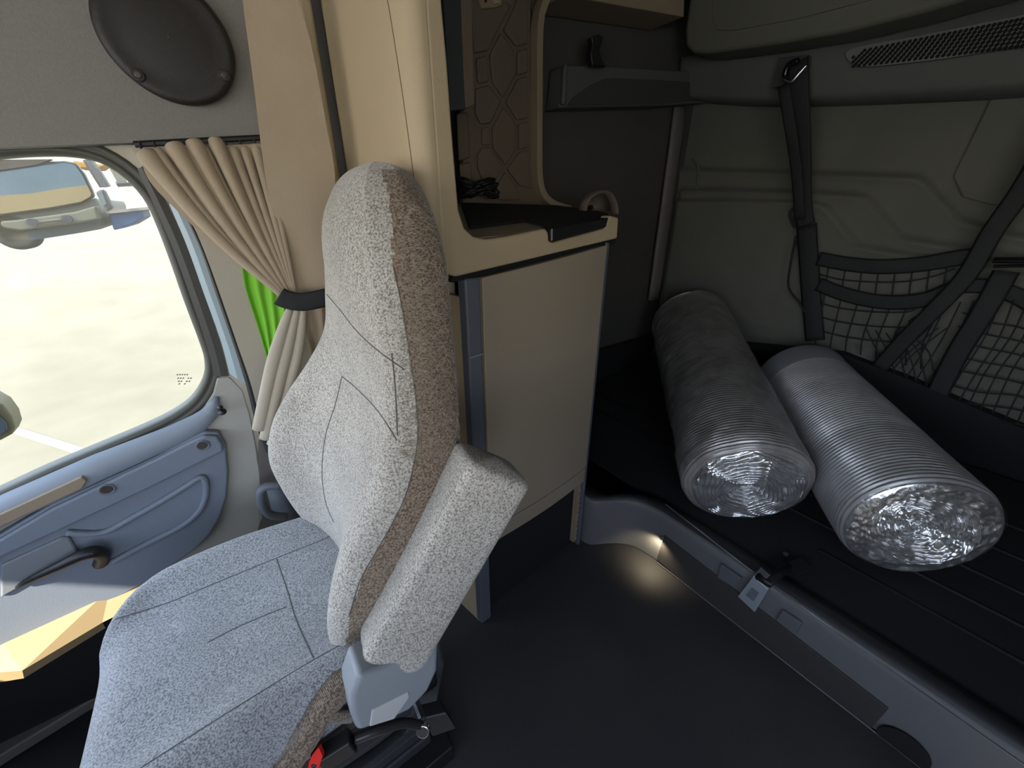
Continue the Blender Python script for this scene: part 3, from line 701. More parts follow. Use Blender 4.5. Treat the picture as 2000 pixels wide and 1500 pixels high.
# frame round the niche end
nf = sur
fl = cr(pix([(1078, -60), (1068, -15), (1058, 10), (1050, 45), (1048, 100), (1048, 200), (1048, 300), (1050, 350), (1058, 380), (1078, 398), (1110, 408)], 1, HY-.02), 5)
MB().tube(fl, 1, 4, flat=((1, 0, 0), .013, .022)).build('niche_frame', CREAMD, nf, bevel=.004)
nu = thing('niche_upright', 'dark grey upright panel just inside the cream column', 'panel')
MB().prism(pix([(862, -60), (898, -60), (902, 60), (905, 140), (909, 212), (880, 216)], 1, 1.05), (0, .02, 0)).build('dark_panel', mat('dark_green_grey', (.035, .042, .042), .6), nu)
MB().prism(pix([(898, -60), (920, -60), (924, 60), (926, 140), (928, 205), (908, 214)], 1, 1.055), (0, .03, 0)).build('tan_edge', HEX, nu, bevel=.004)

# black mat and front insert of the worktop, cables, cup arch
MB_ = MB()
m1 = tag(MB().prism([WP(x, y, .002) for x, y in [(918, 448), (1025, 434), (1080, 447), (1188, 427), (1188, 419), (1085, 404), (900, 399)]], wn*(.006 if wn.z > 0 else -.006)).build('worktop_mat', BLACKM, bevel=.002), 'black rubbery mat covering the cabinet worktop', 'mat')
ins = MB().prism([F(1076, 471, .024), F(1184, 444, .024), F(1189, 425, .024), F(1076, 448, .024)], -CN*.05).build('tray_front', BLACK, bevel=.003)
tag(ins, 'black tray front set into the right end of the cream worktop edge', 'tray')
MB().tube([F(1078, 470, .028), F(1078, 447, .028)], .002, 8).build('chrome_edge', STEEL, ins)
rnd = random.Random(5); cb = MB()
for k_ in range(4):
    c = P(936, 394, 1, HYW-.07)+Vector((rnd.uniform(-.015, .02), rnd.uniform(-.02, .02), .012+.012*k_)); pts = []
    for i in range(40):
        a = i*2*math.pi/13+k_; r = .052+.014*math.sin(i*1.3+k_)
        pts.append(c+Vector((r*1.1*math.cos(a), r*math.sin(a), .012*math.sin(i*.9+k_)+.012)))
    cb.tube(cr(pts, 3), .0032, 6)
tag(cb.build('cable_coil', BLACK, smooth=True), 'tangled coil of thin black cable at the back of the worktop', 'cable')
ca = MB()
cc = PP(1170, 412, (0, 1.10, 0), (0, 1, 0))
ap = cr(pix([(1138, 412), (1144, 392), (1160, 378), (1180, 375), (1192, 384), (1199, 400), (1201, 418)], 1, 1.05), 4)
ca.tube(ap, 1, 8, flat=((0, 1, 0), .02, .008)); ca.prism(pix([(1146, 410), (1150, 394), (1165, 384), (1184, 384), (1194, 412)], 1, 1.07), (0, .01, 0))
co = tag(ca.build('cup_arch', mat('arch_pinkish', (.13, .10, .08), .5), smooth=True), 'small tan arched holder at the rear right corner of the worktop', 'holder')
MB().disc(P(1152, 405, 1, 1.06), (0, -1, 0), .008, .01, 16).build('arch_hole', BLACK, co)

# ------------------------------------------------------------------ sleeper side shelf, header, upper cabinet
sh = thing('side_shelf', 'dark grey moulded shelf on the sleeper side wall', 'shelf')
MB().prism(pix([(1102, 126), (1180, 128), (1300, 136), (1420, 142), (1428, 150), (1426, 196), (1300, 206), (1090, 211), (1096, 190)], 1, YS-.10), (0, .09, 0)).build('shelf_body', mat('shelf_grey', (.10, .10, .095), .7), sh, bevel=.008)
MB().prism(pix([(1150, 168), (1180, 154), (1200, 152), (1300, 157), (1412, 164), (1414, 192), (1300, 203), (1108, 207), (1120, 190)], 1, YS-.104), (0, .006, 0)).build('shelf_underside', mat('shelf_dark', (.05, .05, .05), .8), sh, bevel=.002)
MB().tube(cr(pix([(1104, 128), (1102, 160), (1100, 204)], 1, YS-.115), 3), .010, 10).build('shelf_bracket', mat('shelf_grey', (.10, .10, .095), .7), sh, smooth=True)
bt = MB(); pb = P(1166, 128, 1, YS-.16)
bt.prism(pix([(1158, 128), (1154, 105), (1158, 85), (1156, 72), (1170, 66), (1180, 72), (1177, 85), (1172, 100), (1178, 118), (1186, 130)], 1, YS-.17), (0, .03, 0))
tag(bt.build('latch', BLACK, bevel=.005), 'black upright latch standing on the grey side shelf', 'latch')
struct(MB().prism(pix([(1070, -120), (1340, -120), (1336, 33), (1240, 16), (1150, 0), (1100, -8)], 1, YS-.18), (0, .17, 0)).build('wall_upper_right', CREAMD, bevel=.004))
struct(MB().tube(cr([P(1328, 212, 1, YS-.03), P(1312, 330, 1, YS-.035), P(1295, 450, 1, YS-.04), P(1276, 585, 1, YS-.045)], 4), 1, 12, flat=((1, 0, 0), .05, .02)).build('trim_8', mat('corner_trim', (.14, .125, .115), .55), smooth=True))
# little embossed mark on the wall
struct(MB().tube(cr([P(1352, 312, 0, XB-.03), P(1364, 325, 0, XB-.03), P(1360, 375, 0, XB-.03), P(1335, 402, 0, XB-.03)], 3), .006, 6).build('trim_9', WALLB, smooth=True))
# header with perforated vent, across the back wall
XH = 2.12
hd_ = thing('rear_header', 'dark grey header moulding with a perforated vent above the bunk', 'header panel')
ht = [(1330, 112), (1425, 100), (1520, 88), (1650, 68), (1800, 40), (2000, -8), (2300, -80)]
hb_ = [(1330, 190), (1425, 196), (1520, 196), (1600, 194), (1800, 184), (2000, 172), (2300, 150)]
a = rs(cr(pix(ht, 0, XH-.03), 4), 40); b = rs(cr(pix(hb_, 0, XH+.02), 4), 40)
g = MB(); g.grid([[p+Vector((.2, 0, .03)) for p in a], a, [p.lerp(q_, .5)+Vector((-.008, 0, 0)) for p, q_ in zip(a, b)], [p.lerp(q_, .9)+Vector((-.004, 0, 0)) for p, q_ in zip(a, b)], b, [p+Vector((.2, 0, 0)) for p in b]])
g.build('header_shell', mat('header_grey', (.095, .098, .088), .7, bump=.3, bscale=300), hd_, smooth=True)
n_h = Vector((1, 0, 0)); hp0 = P(1800, 110, 0, XH-.022)
def HV(x, y, off=0): return P(x, y, 0, XH-.02-off)
vt = cr([HV(x, y, .012) for x, y in [(1655, 100), (1680, 90), (1800, 68), (1900, 48), (2000, 28), (2080, 12), (2140, 20), (2130, 60), (2000, 88), (1900, 106), (1800, 120), (1700, 130), (1668, 126), (1652, 112)]], 5, True)
VG = mat('vent_grey', (.14, .145, .13), .6)
MB().prism(vt, (.01, 0, 0)).build('vent_plate', VG, hd_, bevel=.002)
vh = MB()
nx, ny = 40, 7
for j in range(ny):
    for i in range(nx):
        u = (i+.5*(j % 2)+.4)/nx; x = 1662+u*440; v = (j+.6)/ny
        yt = 98-(x-1662)*.205+3; yb = 127-(x-1700)*.115
        y = yt+(yb-yt)*v
        if (x < 1680 and (j < 2)) or x > 2110: continue
        c = HV(x, y, .0135); vh.disc(c, (1, 0, 0), .0058, .003, 6, rx=.0058, axis=(0, 1, 0))
vh.build('vent_holes', mat('vent_hole_dark', (.004, .004, .004), .9), hd_)
# overhead cabinet above the header
oc = thing('overhead_cabinet', 'dark overhead locker above the perforated header, at the top right', 'cabinet')
XO = 1.93
ob = [(1338, 60), (1338, 92), (1348, 106), (1380, 108), (1500, 92), (1650, 70), (1800, 36), (2000, -22), (2300, -110)]
bot = rs(cr(pix(ob, 0, XO), 3), 50); topv = [Vector((XO, p.y, 2.3)) for p in bot]
face = MB(); pts = pix([(1336, 60), (1338, 90), (1352, 104), (1380, 104), (1500, 88), (1650, 62), (1800, 24), (2000, -36), (2300, -120)], 0, XO); pts += [Vector((XO, pts[-1].y, 2.295)), Vector((XO, pts[0].y, 2.295))]
face.prism(pts, (.16, 0, 0))
OCM = mat('locker_olive', (.11, .107, .085), .65, bump=.2, bscale=300)
face.build('locker_body', OCM, oc, bevel=.02, seg=5)
MB().prism(pix([(1392, -120), (1392, 40), (1400, 58), (1430, 60), (1560, 36), (1700, 0), (1900, -60), (1900, -120)], 0, XO-.006), (.008, 0, 0)).build('locker_door', OCM, oc, bevel=.003)

# ------------------------------------------------------------------ bunk base
bunk = thing('bunk_base', 'grey bunk riser with black deck along the rear of the floor', 'bunk')
plan = [(RX, -1.2), (RX, -.6), (RX, 0), (RX, .52), (1.137, .60), (1.125, .66), (1.10, .70), (1.05, .74), (1.00, .768), (.975, .79), (.965, .83), (.97, .90)]
pl = cr([(x, y, 0) for x, y in plan], 3)
RZ = .235
g = MB(); g.grid([[p+Vector((0, 0, z)) for p in pl] for z in (.004, .10, .2, RZ-.006)]+[[p+Vector((.006, -.0, RZ)) for p in pl]]+[[p+Vector((.05, 0, RZ)) for p in pl]])
g.build('riser', mat('riser_grey', (.12, .122, .125), .55, bump=.2, bscale=400), bunk, smooth=True)
def R(px, py, off=0): return P(px, py, 0, RX-off)
MB().prism([R(x, y, .006) for x, y in [(1297, 1046), (1735, 1385), (1690, 1436), (1282, 1093)]], (.006, 0, 0)).build('riser_panel', mat('riser_dark', (.04, .037, .036), .6, bump=.3, bscale=300), bunk, bevel=.002)
MB().prism([R(x, y, .003) for x, y in [(1193, 1002), (1222, 993), (1226, 1018), (1198, 1030)]], (.003, 0, 0)).build('access_plate', mat('riser_plate', (.08, .085, .09), .6), bunk, bevel=.0015)
MB().disc(R(1762, 1462, .010), (1, 0, 0), .052, .008, 40, rx=.050).build('round_vent', BLACKM, bunk, bevel=.002)
for q in ([(1408, 1102), (1448, 1130), (1435, 1150), (1400, 1128)], [(1528, 1192), (1566, 1218), (1552, 1242), (1514, 1212)]):
    MB().prism([R(x, y, .012) for x, y in q], (.01, 0, 0)).build('catch_plate', mat('catch_grey', (.10, .105, .115), .5), bunk, bevel=.003)
# metal base line along the floor
MB().tube([(RX-.008, -1.2, .004), (RX-.008, .56, .004)], .0025, 6).build('base_strip', mat('strip_dark', (.10, .10, .10), .5), bunk)
# black lip, metal edge strip, deck
lip = MB(); lip.grid([[p+Vector((.012, 0, RZ+.001)) for p in pl], [p+Vector((.02, 0, RZ+.010)) for p in pl], [p+Vector((.06, 0, RZ+.012)) for p in pl], [p+Vector((.065, 0, RZ-.01)) for p in pl]])
lip.build('deck_lip', mat('lip_black', (.016, .017, .019), .55), bunk, smooth=True)
def Z(px, py, z): return P(px, py, 2, z)
for a, b in (((1300, 985), (1471, 1118)), ((1512, 1148), (2010, 1500))):
    MB().tube([Z(*a, RZ+.012), Z(*b, RZ+.012)], 1, 4, flat=((0, 0, 1), .0012, .0022)).build('edge_strip', mat('edge_alu', (.40, .42, .44), .35, .8), bunk)
def deckz(x): return .235+.165*(x-1.24)
dk = MB(); dk.grid([[Vector((x, y, deckz(x))) for y in (-1.2, 1.46)] for x in (1.19, 1.24, 1.7, 2.17)])
dk.build('deck', BLACKM, bunk, solid=.01)
rb = MB()
for x in (1.385, 1.50, 1.62, 1.76, 1.9):
    rb.tube([(x, -1.15, deckz(x)+.006), (x, .16 if x < 1.4 else 1.3, deckz(x)+.006)], .005, 6)
rb.build('deck_ridges', mat('ridge_black', (.010, .010, .011), .8), bunk, smooth=True)
for x, y in ((1534, 1083), (1563, 1106), (1552, 1116)):
    c = Z(x, y, deckz(1.33)+.01); MB().disc(c, (0, 0, 1), .008 if x < 1540 else .004, .006, 14).build('deck_bolt', STEEL if x > 1540 else mat('bolt_dark', (.12, .12, .12), .4, .7), bunk, bevel=.001)
MB().prism([Z(1535, 1100, .262), Z(1565, 1090, .262), Z(1585, 1112, .262), Z(1555, 1130, .262)], (0, 0, .006)).build('hinge_plate', BLACK, bunk, bevel=.002)
MB().tube([Z(1480, 1125, .27), Z(1500, 1140, .275), Z(1540, 1105, .27)], 1, 8, flat=((0, 0, 1), .012, .012)).build('latch_arm', BLACK, bunk, smooth=True)
# steel hook clip over the edge
cl = MB(); cl.prism([P(x, y, 0, RX-.022) for x, y in [(1471, 1126), (1500, 1152), (1474, 1196), (1441, 1165)]], (.004, 0, 0))
cl.prism([P(1471, 1126, 0, RX-.022), P(1500, 1152, 0, RX-.022), P(1500, 1152, 0, RX-.022)+Vector((.05, 0, .004)), P(1471, 1126, 0, RX-.022)+Vector((.05, 0, .004))], (0, 0, .003))
clo = cl.build('edge_clip', mat('clip_metal', (.42, .46, .50), .35, .5), bunk, bevel=.001)
MB().prism([P(x, y, 0, RX-.024) for x, y in [(1468, 1148), (1482, 1158), (1472, 1175), (1457, 1163)]], (.002, 0, 0)).build('clip_label', mat('clip_dark', (.12, .13, .15), .5), clo)

# footwell lamp by the riser
lp_ = thing('footwell_lamp', 'small warm courtesy lamp low on the bunk riser beside the cabinet', 'lamp')
lc = R(1291, 1052, .014)
MB().disc(lc, (1, 0, 0), .006, .010, 14).build('lamp_housing', GREYT, lp_)
ld = bpy.data.lights.new('lamp_light', 'SPOT'); ld.energy = 1.1; ld.color = (1, .82, .55); ld.spot_size = math.radians(150); ld.spot_blend = 1; ld.shadow_soft_size = .006
lo = bpy.data.objects.new('lamp_light', ld); COL.objects.link(lo); lo.location = lc+Vector((-.022, .004, -.012)); lo.rotation_euler = Vector((.25, .12, -1)).to_track_quat('-Z', 'Y').to_euler(); lo.parent = lp_

# ------------------------------------------------------------------ duct rolls
def roll(name, A, B, r, label, wrapped, seed):
    t_ = thing(name, label, 'duct roll', group='silver duct rolls on the bunk')
    A, B = Vector(A), Vector(B); ax = (B-A); L_ = ax.length; ax.normalize(); rn = random.Random(seed)
    off = Vector((seed*3.1, seed, 0))
    pitch = .0130 if not wrapped else .0120
    prof = []; n = int(L_/pitch)*6
    for i in range(n+1):
        h = L_*i/n; ph = math.cos(2*math.pi*h/pitch)
        am = .0034 if not wrapped else .0028*max(0., 1-h/(L_*.35))+.0003
        rr = r+am*ph
        if h < .03: rr -= .03-math.sqrt(max(0, .03**2-(.03-h)**2)) if wrapped else .012*(1-h/.03)**2
        prof.append((h, rr))
    def wob(h, t, rr):
        q = Vector((h*5, math.cos(t)*1.2, math.sin(t)*1.2))+off
        if wrapped: return .008*noise.noise(q)+.004*noise.noise(q*3.3)+.0022*noise.noise(Vector((h*38+3*math.sin(t+seed), math.cos(t)*3, math.sin(t)*3)))
        return .0025*noise.noise(q)
    SIL = mat('duct_silver_wrap' if wrapped else 'duct_silver', (.42, .405, .39) if wrapped else (.50, .505, .51), .34 if wrapped else .38, .4, col2=(.28, .27, .26) if wrapped else (.42, .425, .43), nscale=14, bump=.5 if wrapped else .2, bscale=60, coat=.6, stretch=None)
    MB().lathe(A, ax, prof, 72, wob).build('duct_body', SIL, t_, smooth=True)
    # crumpled near end, spiral folds of foil
    a = ax.orthogonal().normalized(); b = ax.cross(a); rows = []; NR, NT = 150, 180
    r1 = prof[0][1]
    for i in range(NR+1):
        rho = r1*(1-i/NR)+.001; row = []
        for j in range(NT+1):
            th2 = 2*math.pi*j/NT; x, y = rho*math.cos(th2), rho*math.sin(th2)
            k = Vector((x*13, y*13, seed)); nz = noise.noise(k); nz2 = noise.noise(k*2.7)
            if wrapped:
                # pleated polygonal layers
                fac = abs(math.cos(2.5*th2+rho*16+2*nz)); rr2 = rho*(1+.12*fac)+.010*nz
                dsp = .0060*math.sin(rr2*2*math.pi/.0135)*(1+.5*nz2)+.008*nz+.003*nz2
                dsp += .022*math.exp(-(rho/.05)**2)*(1)-.018*math.sin(math.pi*min(1, rho/r1))
            else:
                dsp = .014*nz+.012*nz2*(1 if rho < .7*r1 else .3)+.005*noise.noise(k*6)
                dsp += .030*max(0, 1-rho/(.72*r1))**.5+.0035*math.sin((rho+.01*nz)*2*math.pi/.013)*(1 if rho < .75*r1 else 0)
            edge_ = min(1, (r1-rho)/.012)
            wj = wob(0, th2, r1)*(1-i/NR)
            row.append(A + a*((rho+wj)*math.cos(th2)) + b*((rho+wj)*math.sin(th2)) + ax*(dsp*edge_-(.012*math.sqrt(max(0, 1-(rho/r1)**2)))))
        rows.append(row)
    ESI = mat('foil_folds' if wrapped else 'foil_end', (.82, .82, .82), .22, .85, col2=(.62, .63, .64), nscale=60, bump=.4, bscale=120, coat=.7)
    MB().grid(rows).build('end_folds', ESI, t_, smooth=True)
    rows = [[B+a*math.cos(2*math.pi*j/40)*q_*r+b*math.sin(2*math.pi*j/40)*q_*r+ax*(.0 if q_ > .95 else .01) for j in range(41)] for q_ in (1.0, .97, .6, .01)]
    MB().grid(rows).build('end_cap', SIL, t_, smooth=True)
    # clear film: crinkled, partly seen
    fm = bpy.data.materials.get('clear_film_wrap' if wrapped else 'clear_film')
    if not fm:
        fm = bpy.data.materials.new('clear_film_wrap' if wrapped else 'clear_film'); fm.use_nodes = True; nn = fm.node_tree.nodes; LL = fm.node_tree.links; nn.clear()
        oo = nn.new('ShaderNodeOutputMaterial'); tt = nn.new('ShaderNodeBsdfTransparent'); gg = nn.new('ShaderNodeBsdfGlossy'); gg.inputs['Roughness'].default_value = .10
        mm = nn.new('ShaderNodeMixShader'); mm.inputs[0].default_value = .24 if wrapped else .14; LL.new(tt.outputs[0], mm.inputs[1]); LL.new(gg.outputs[0], mm.inputs[2]); LL.new(mm.outputs[0], oo.inputs[0])
        tx = nn.new('ShaderNodeTexCoord'); no = nn.new('ShaderNodeTexNoise'); no.inputs['Scale'].default_value = 45; no.inputs['Detail'].default_value = 5; bb = nn.new('ShaderNodeBump'); bb.inputs['Strength'].default_value = 1; bb.inputs['Distance'].default_value = .006
        LL.new(tx.outputs['Object'], no.inputs['Vector']); LL.new(no.outputs['Fac'], bb.inputs['Height']); LL.new(bb.outputs[0], gg.inputs['Normal'])
    pf = []
    N_ = 60; Lf = L_*(.97 if wrapped else .30)
    for i in range(N_+1):
        h = -.016+(Lf+.016)*i/N_; rr = r+.005
        if h < .02: rr *= math.sqrt(max(0, 1-((.02-h)/.036)**2))*.25+.75
        pf.append((h, rr))
    pf = ([(-.022, .001), (-.021, r*.4), (-.018, r*.68)]+pf) if not wrapped else [q_ for q_ in pf if q_[0] > .05]
    def wob2(h, t, rr): return (.007*noise.noise(Vector((h*9, math.cos(t)*2.5, math.sin(t)*2.5))+off)+.003*noise.noise(Vector((h*30, math.cos(t)*9, math.sin(t)*9))))*min(1, rr/.06)+(wob(h, t, rr) if wrapped else 0)
    MB().lathe(A, ax, pf, 90, wob2).build('plastic_wrap', fm, t_, smooth=True)
    return t_, A, ax, a, b
R1 = roll('duct_roll', PT(1458, 950, 1.33), PT(1347, 634, 2.20), .205, 'silver duct roll tightly wrapped in shiny film, lying nearest the cabinet', True, 2)
R2 = roll('duct_roll.001', PT(1795, 1035, 1.085), PT(1562, 745, 1.84), .180, 'ribbed silver duct roll with a plain collar, lying farther from the cabinet', False, 5)
t2, A, ax, a, b = R2
L2 = (PT(1562, 745, 1.84)-PT(1795, 1035, 1.085)).length
MB().lathe(A, ax, [(L2-.13, .1825), (L2-.128, .185), (L2-.012, .186), (L2-.006, .189), (L2, .189), (L2+.001, .182)], 64).build('collar', mat('collar_grey', (.30, .31, .33), .4, .5, bump=.1, bscale=30), t2, smooth=True)
# small dark slot label on the collar
CLT = bvh(t2.children[-1])
for o, m__, lf in (([(1508, 712), (1540, 703), (1545, 712), (1512, 735)], mat('label_light', (.42, .42, .44), .6), .002), ([(1514, 722), (1537, 707), (1540, 711), (1515, 730)], BLACK, .004)):
    qq = []
    for x, y in o:
        h = CLT.ray_cast(CAM, ray(x, y).normalized())
        if h[0] is not None: qq.append(h[0]-ray(x, y).normalized()*lf)
    if len(qq) == 4: MB().prism(qq, ray(1525, 718).normalized()*.0015).build('collar_label', m__, t2)

# ------------------------------------------------------------------ restraint belt and net on the back wall
XN = 2.24
bw_ = thing('restraint_belt', 'upright black webbing strap hanging from a steel anchor on the header', 'strap')
def N(px, py, off=0): return P(px, py, 0, XN-off)
MB().tube(cr([N(1558, 120, .18), N(1562, 200, .16), N(1566, 300, .08), N(1568, 400, .02), N(1574, 440, .01)], 4), 1, 8, flat=((0, 1, 0), .036, .002)).build('belt_webbing', WEB, bw_, smooth=True)
MB().tube(cr([N(1530, 165, .185), N(1545, 260, .15), N(1556, 340, .08), N(1562, 430, .02)], 4), 1, 8, flat=((0, 1, 0), .022, .002)).build('belt_back_strand', WEB, bw_, smooth=True)
MB().tube(cr([N(1575, 440, .01), N(1580, 520, .0), N(1586, 600), N(1592, 665)], 4), 1, 8, flat=((0, 1, 0), .040, .006)).build('belt_lower', WEB, bw_, smooth=True)
MB().tube(cr([N(1553, 445, .03), N(1545, 430, .03), N(1543, 415, .03), N(1553, 405, .03), N(1560, 412, .03)], 4), .006, 8).build('loop', CORD, bw_, smooth=True)
MB().tube(cr([N(1555, 460, .01), N(1545, 510, .03), N(1540, 560, .04), N(1560, 590, .02), N(1572, 610, .0)], 4), .005, 6).build('slack_cord', CORD, bw_, smooth=True)
MB().prism([N(x, y, .175) for x, y in [(1522, 112), (1580, 106), (1578, 130), (1560, 160), (1508, 172)]], (.03, 0, 0)).build('anchor_plate', mat('anchor_dark', (.05, .05, .05), .4), bw_, bevel=.004)
MB().tube(cr([N(1530, 155, .20), N(1545, 160, .205), N(1562, 142, .205), N(1576, 126, .20)], 4), .007, 8).build('anchor_ring', STEEL, bw_, smooth=True)
MB().tube(cr([N(1532, 150, .20), N(1540, 128, .205), N(1560, 118, .205)], 4), .011, 8).build('anchor_hook', mat('hook_dark', (.02, .02, .02), .2, .6), bw_, smooth=True)

net = thing('cargo_net', 'black cargo net with curved webbing bands stretched before the back wall', 'net')
def band(pts, hw, name='net_band', dirv=(0, 0, 1), off=.01):
    MB().tube(cr([N(x, y, off) for x, y in pts], 5), 1, 8, flat=(dirv, hw, .003)).build(name, WEB, net, smooth=True)
band([(1598, 505), (1650, 515), (1720, 521), (1800, 516), (1870, 504), (1915, 500)], .030)
band([(1598, 555), (1640, 572), (1700, 587), (1760, 591), (1820, 582), (1870, 560)], .030)
band([(1870, 560), (1930, 560), (2000, 585), (2080, 640)], .026)
dg = []
band([(2080, 230), (2000, 365), (1940, 450), (1890, 535), (1830, 600), (1770, 660), (1715, 720)], .029, 'diagonal_strap', (0, 1, .6), .03)
band([(1965, 530), (1920, 610), (1870, 690), (1830, 770), (1815, 800)], .032, 'diagonal_strap', (0, 1, .6), .025)
MB().tube([N(1940, 508, .05), N(2030, 508, .05)], .010, 8).build('buckle_bar', mat('bar_black', (.01, .01, .01), .15, .3), net)
MB().tube([N(1940, 520, .05), N(2030, 518, .05)], .006, 8).build('buckle_bar', mat('bar_black', (.01, .01, .01), .15, .3), net)
nc = MB()
def cordline(pts, r=.0028, off=.0): nc.tube(cr([N(x, y, off) for x, y in pts], 3), r, 5)
# left square mesh: verticals
for i in range(8):
    x0 = 1618+i*33; x1 = x0-22-i*3.5
    cordline([(x0, 520+4*math.sin(i)), (x0-6, 560), (x0-12, 600), (x1, 650+i*3), (x1-4, 672+i*7)])
for k in range(5):
    y0 = 538+k*27 if k else 536
    cordline([(1602, y0), (1640, y0+10), (1700, y0+15+k), (1770, y0+14+k*2), (1830-k*18, y0+2+k*2), (1865-k*24, y0-12+k*3)])
rnd = random.Random(11)
# right diamond mesh
for i in range(13):
    x0 = 1850+i*26
    cordline([(x0, 590+rnd.uniform(-5, 5)), (x0-35+rnd.uniform(-6, 6), 660), (x0-80+rnd.uniform(-6, 6), 730), (x0-125, 790+i*4)], .0026, .012)
for i in range(9):
    y0 = 610+i*27
    cordline([(1880-i*9, y0), (1930-i*5, y0+18+rnd.uniform(-5, 5)), (1985, y0+28), (2060, y0+52)], .0026, .012)
for i in range(6):
    x0 = 1690+i*20
    cordline([(x0, 640+i*5), (x0+25, 690), (x0+40, 730+i*6)], .0024, .012)
    cordline([(1760+i*18, 640), (1725+i*12, 690), (1690+i*14, 720)], .0024, .012)
no_ = nc.build('net_mesh', CORD, net, smooth=True); no_['kind'] = 'stuff'

# ------------------------------------------------------------------ outside: yard, parked truck, mirror
G = mat('yard_ground', (.180, .160, .122), .95, col2=(.152, .136, .103), nscale=1.2, bump=.5, bscale=14, ramp=(.3, .7), detail=9)
gy = MB(); rows = []
def gz(y): return -1.35 + max(0, y-9)*.17
for y in [-60, -20, 0, 3, 6, 9, 12, 18, 30, 60, 100]:
    rows.append([Vector((x, y, gz(y))) for x in (-100, -40, -10, 0, 10, 40, 100)])
yard = gy.grid(rows).build('ground', G, smooth=True); struct(yard)
struct(MB().box((-40, -60, -1.36), (40, .5, -1.34)).build('floor_bounce', mat('pale_bounce', (.72, .66, .54), .9, col2=(.64, .58, .47), nscale=1.5, bump=.3, bscale=20)))  # unseen pale ground added to bounce warm light up into the cab
def O(px, py, lift=0):                                   # a point on the yard
    d = ray(px, py); t = (-1.35+lift-CAM.z)/d.z; p = CAM+d*t
    if t < 0 or p.y > 9:
        # solve with slope
        # z = -1.35 + (y-9)*.17
        t = (-1.35-9*.17-CAM.z)/(d.z-.17*d.y); p = CAM+d*t
    return p
MB().prism([O(20, 830), O(180, 880), O(165, 893), O(8, 842)], (0, 0, .006)).build('painted_line', mat('line_pale', (0.195, 0.188, 0.165), .9))
tag(bpy.data.objects['painted_line'], 'pale painted line crossing the sunlit yard outside the window', 'ground marking')

tk = thing('parked_truck', 'pale truck parked in the sunny yard outside the door window', 'truck')
TY = 7.5
def T(px, py, off=0): return P(px, py, 1, TY-off)
gb = O(110, 474)
PALE = mat('truck_pale', (0.090, 0.095, 0.083), .5)
MB().prism([T(x, y) for x, y in [(-260, 420), (-100, 425), (0, 423), (120, 405), (188, 385), (196, 400), (196, 425), (150, 450), (0, 470), (-260, 480)]], (0, 2.2, 0)).build('truck_body', PALE, tk, bevel=.03)
MB().prism([T(x, y, .25) for x, y in [(0, 432), (30, 430), (145, 414), (186, 402), (192, 428), (150, 436), (40, 450), (10, 446), (0, 440)]], (0, .3, 0)).build('bumper', mat('bumper_olive', (0.054, 0.056, 0.045), .6), tk, bevel=.03)
MB().prism([T(x, y, .27) for x, y in [(72, 432), (122, 426), (122, 433), (74, 440)]], (0, .03, 0)).build('number_plate', mat('plate_pale', (0.099, 0.099, 0.090), .5), tk)
for x, y in ((62, 435), (130, 428)): MB().disc(T(x, y, .3), (0, 1, 0), .045, .08, 16).build('headlamp', mat('lamp_dark', (.02, .02, .03), .6), tk)
MB().prism([T(x, y, .05) for x, y in [(52, 452), (150, 438), (194, 426), (196, 440), (150, 456), (60, 470)]], (0, 1.5, 0)).build('bumper_shade', mat('bumper_shade_blue', (.028, .040, .050), .7), tk)  # dark blue prism painting the shade under the bumper
MB().tube([T(62, 437, .29), T(132, 429, .29)], .012, 6).build('grille_bar', mat('bar_dark2', (.02, .02, .02), .6), tk)
fr1 = [(-260, 350), (-120, 334), (0, 322), (80, 316), (125, 314), (148, 318), (165, 340), (180, 372), (184, 384), (160, 398), (100, 410), (0, 424), (-260, 440)]
MB().prism([T(x, y, .10) for x, y in fr1], (0, .10, 0)).build('windshield_frame', mat('frame_dark', (.02, .02, .02), .4), tk, bevel=.02)
def inset(p, k, dy=0):
    cx = sum(a for a, _ in p)/len(p); cy = sum(b for _, b in p)/len(p); return [(cx+(a-cx)*k, cy+(b-cy)*k+dy) for a, b in p]
sc_ = mat('windshield_blue', (.030, .048, .062), .5, col2=(.042, .060, .075), nscale=3)
MB().prism([T(x, y, .13) for x, y in [(-250, 362), (-120, 345), (0, 336), (80, 324), (125, 318), (145, 322), (160, 342), (170, 362), (130, 366), (60, 378), (0, 382), (-250, 390)]], (0, .03, 0)).build('windshield', sc_, tk)
MB().prism([T(x, y, .13) for x, y in [(-250, 390), (0, 382), (60, 378), (130, 366), (170, 362), (178, 378), (176, 384), (158, 394), (98, 405), (0, 418), (-250, 432)]], (0, .03, 0)).build('dash_cover', mat('dash_sand', (0.098, 0.078, 0.044), .8), tk)
MB().prism([T(x, y, .14) for x, y in [(-260, 330), (0, 312), (100, 311), (70, 322), (0, 332), (-260, 352)]], (0, .1, 0)).build('sun_strip', mat('visor_brown', (.025, .02, .016), .6), tk)
wc = T(38, 460, .1)
MB().lathe(Vector((T(30, 455).x, TY-.02, T(30, 455).z)), (0, 1, 0), [(.02, .001), (0, .10), (-.02, .11), (-.02, .17), (.02, .19), (.2, .19), (.22, .1)], 28).build('wheel', mat('tyre', (.022, .022, .018), .8), tk, smooth=True)
mr = thing('mirror_assembly', 'dark tall mirror bracket and gear beside the parked truck', 'mirror')
MB().tube([T(172, 312, .3), T(205, 365, .3)], .05, 6).build('arm', BLACK, mr)
MB().tube([T(188, 330, .3), T(210, 365, .3)], .035, 6).build('arm', BLACK, mr)
MB().prism([T(x, y, .3) for x, y in [(185, 375), (202, 368), (220, 405), (208, 414)]], (0, .15, 0)).build('mirror_head', mat('mirror_grey', (0.036, 0.038, 0.041), .4), mr, bevel=.03)
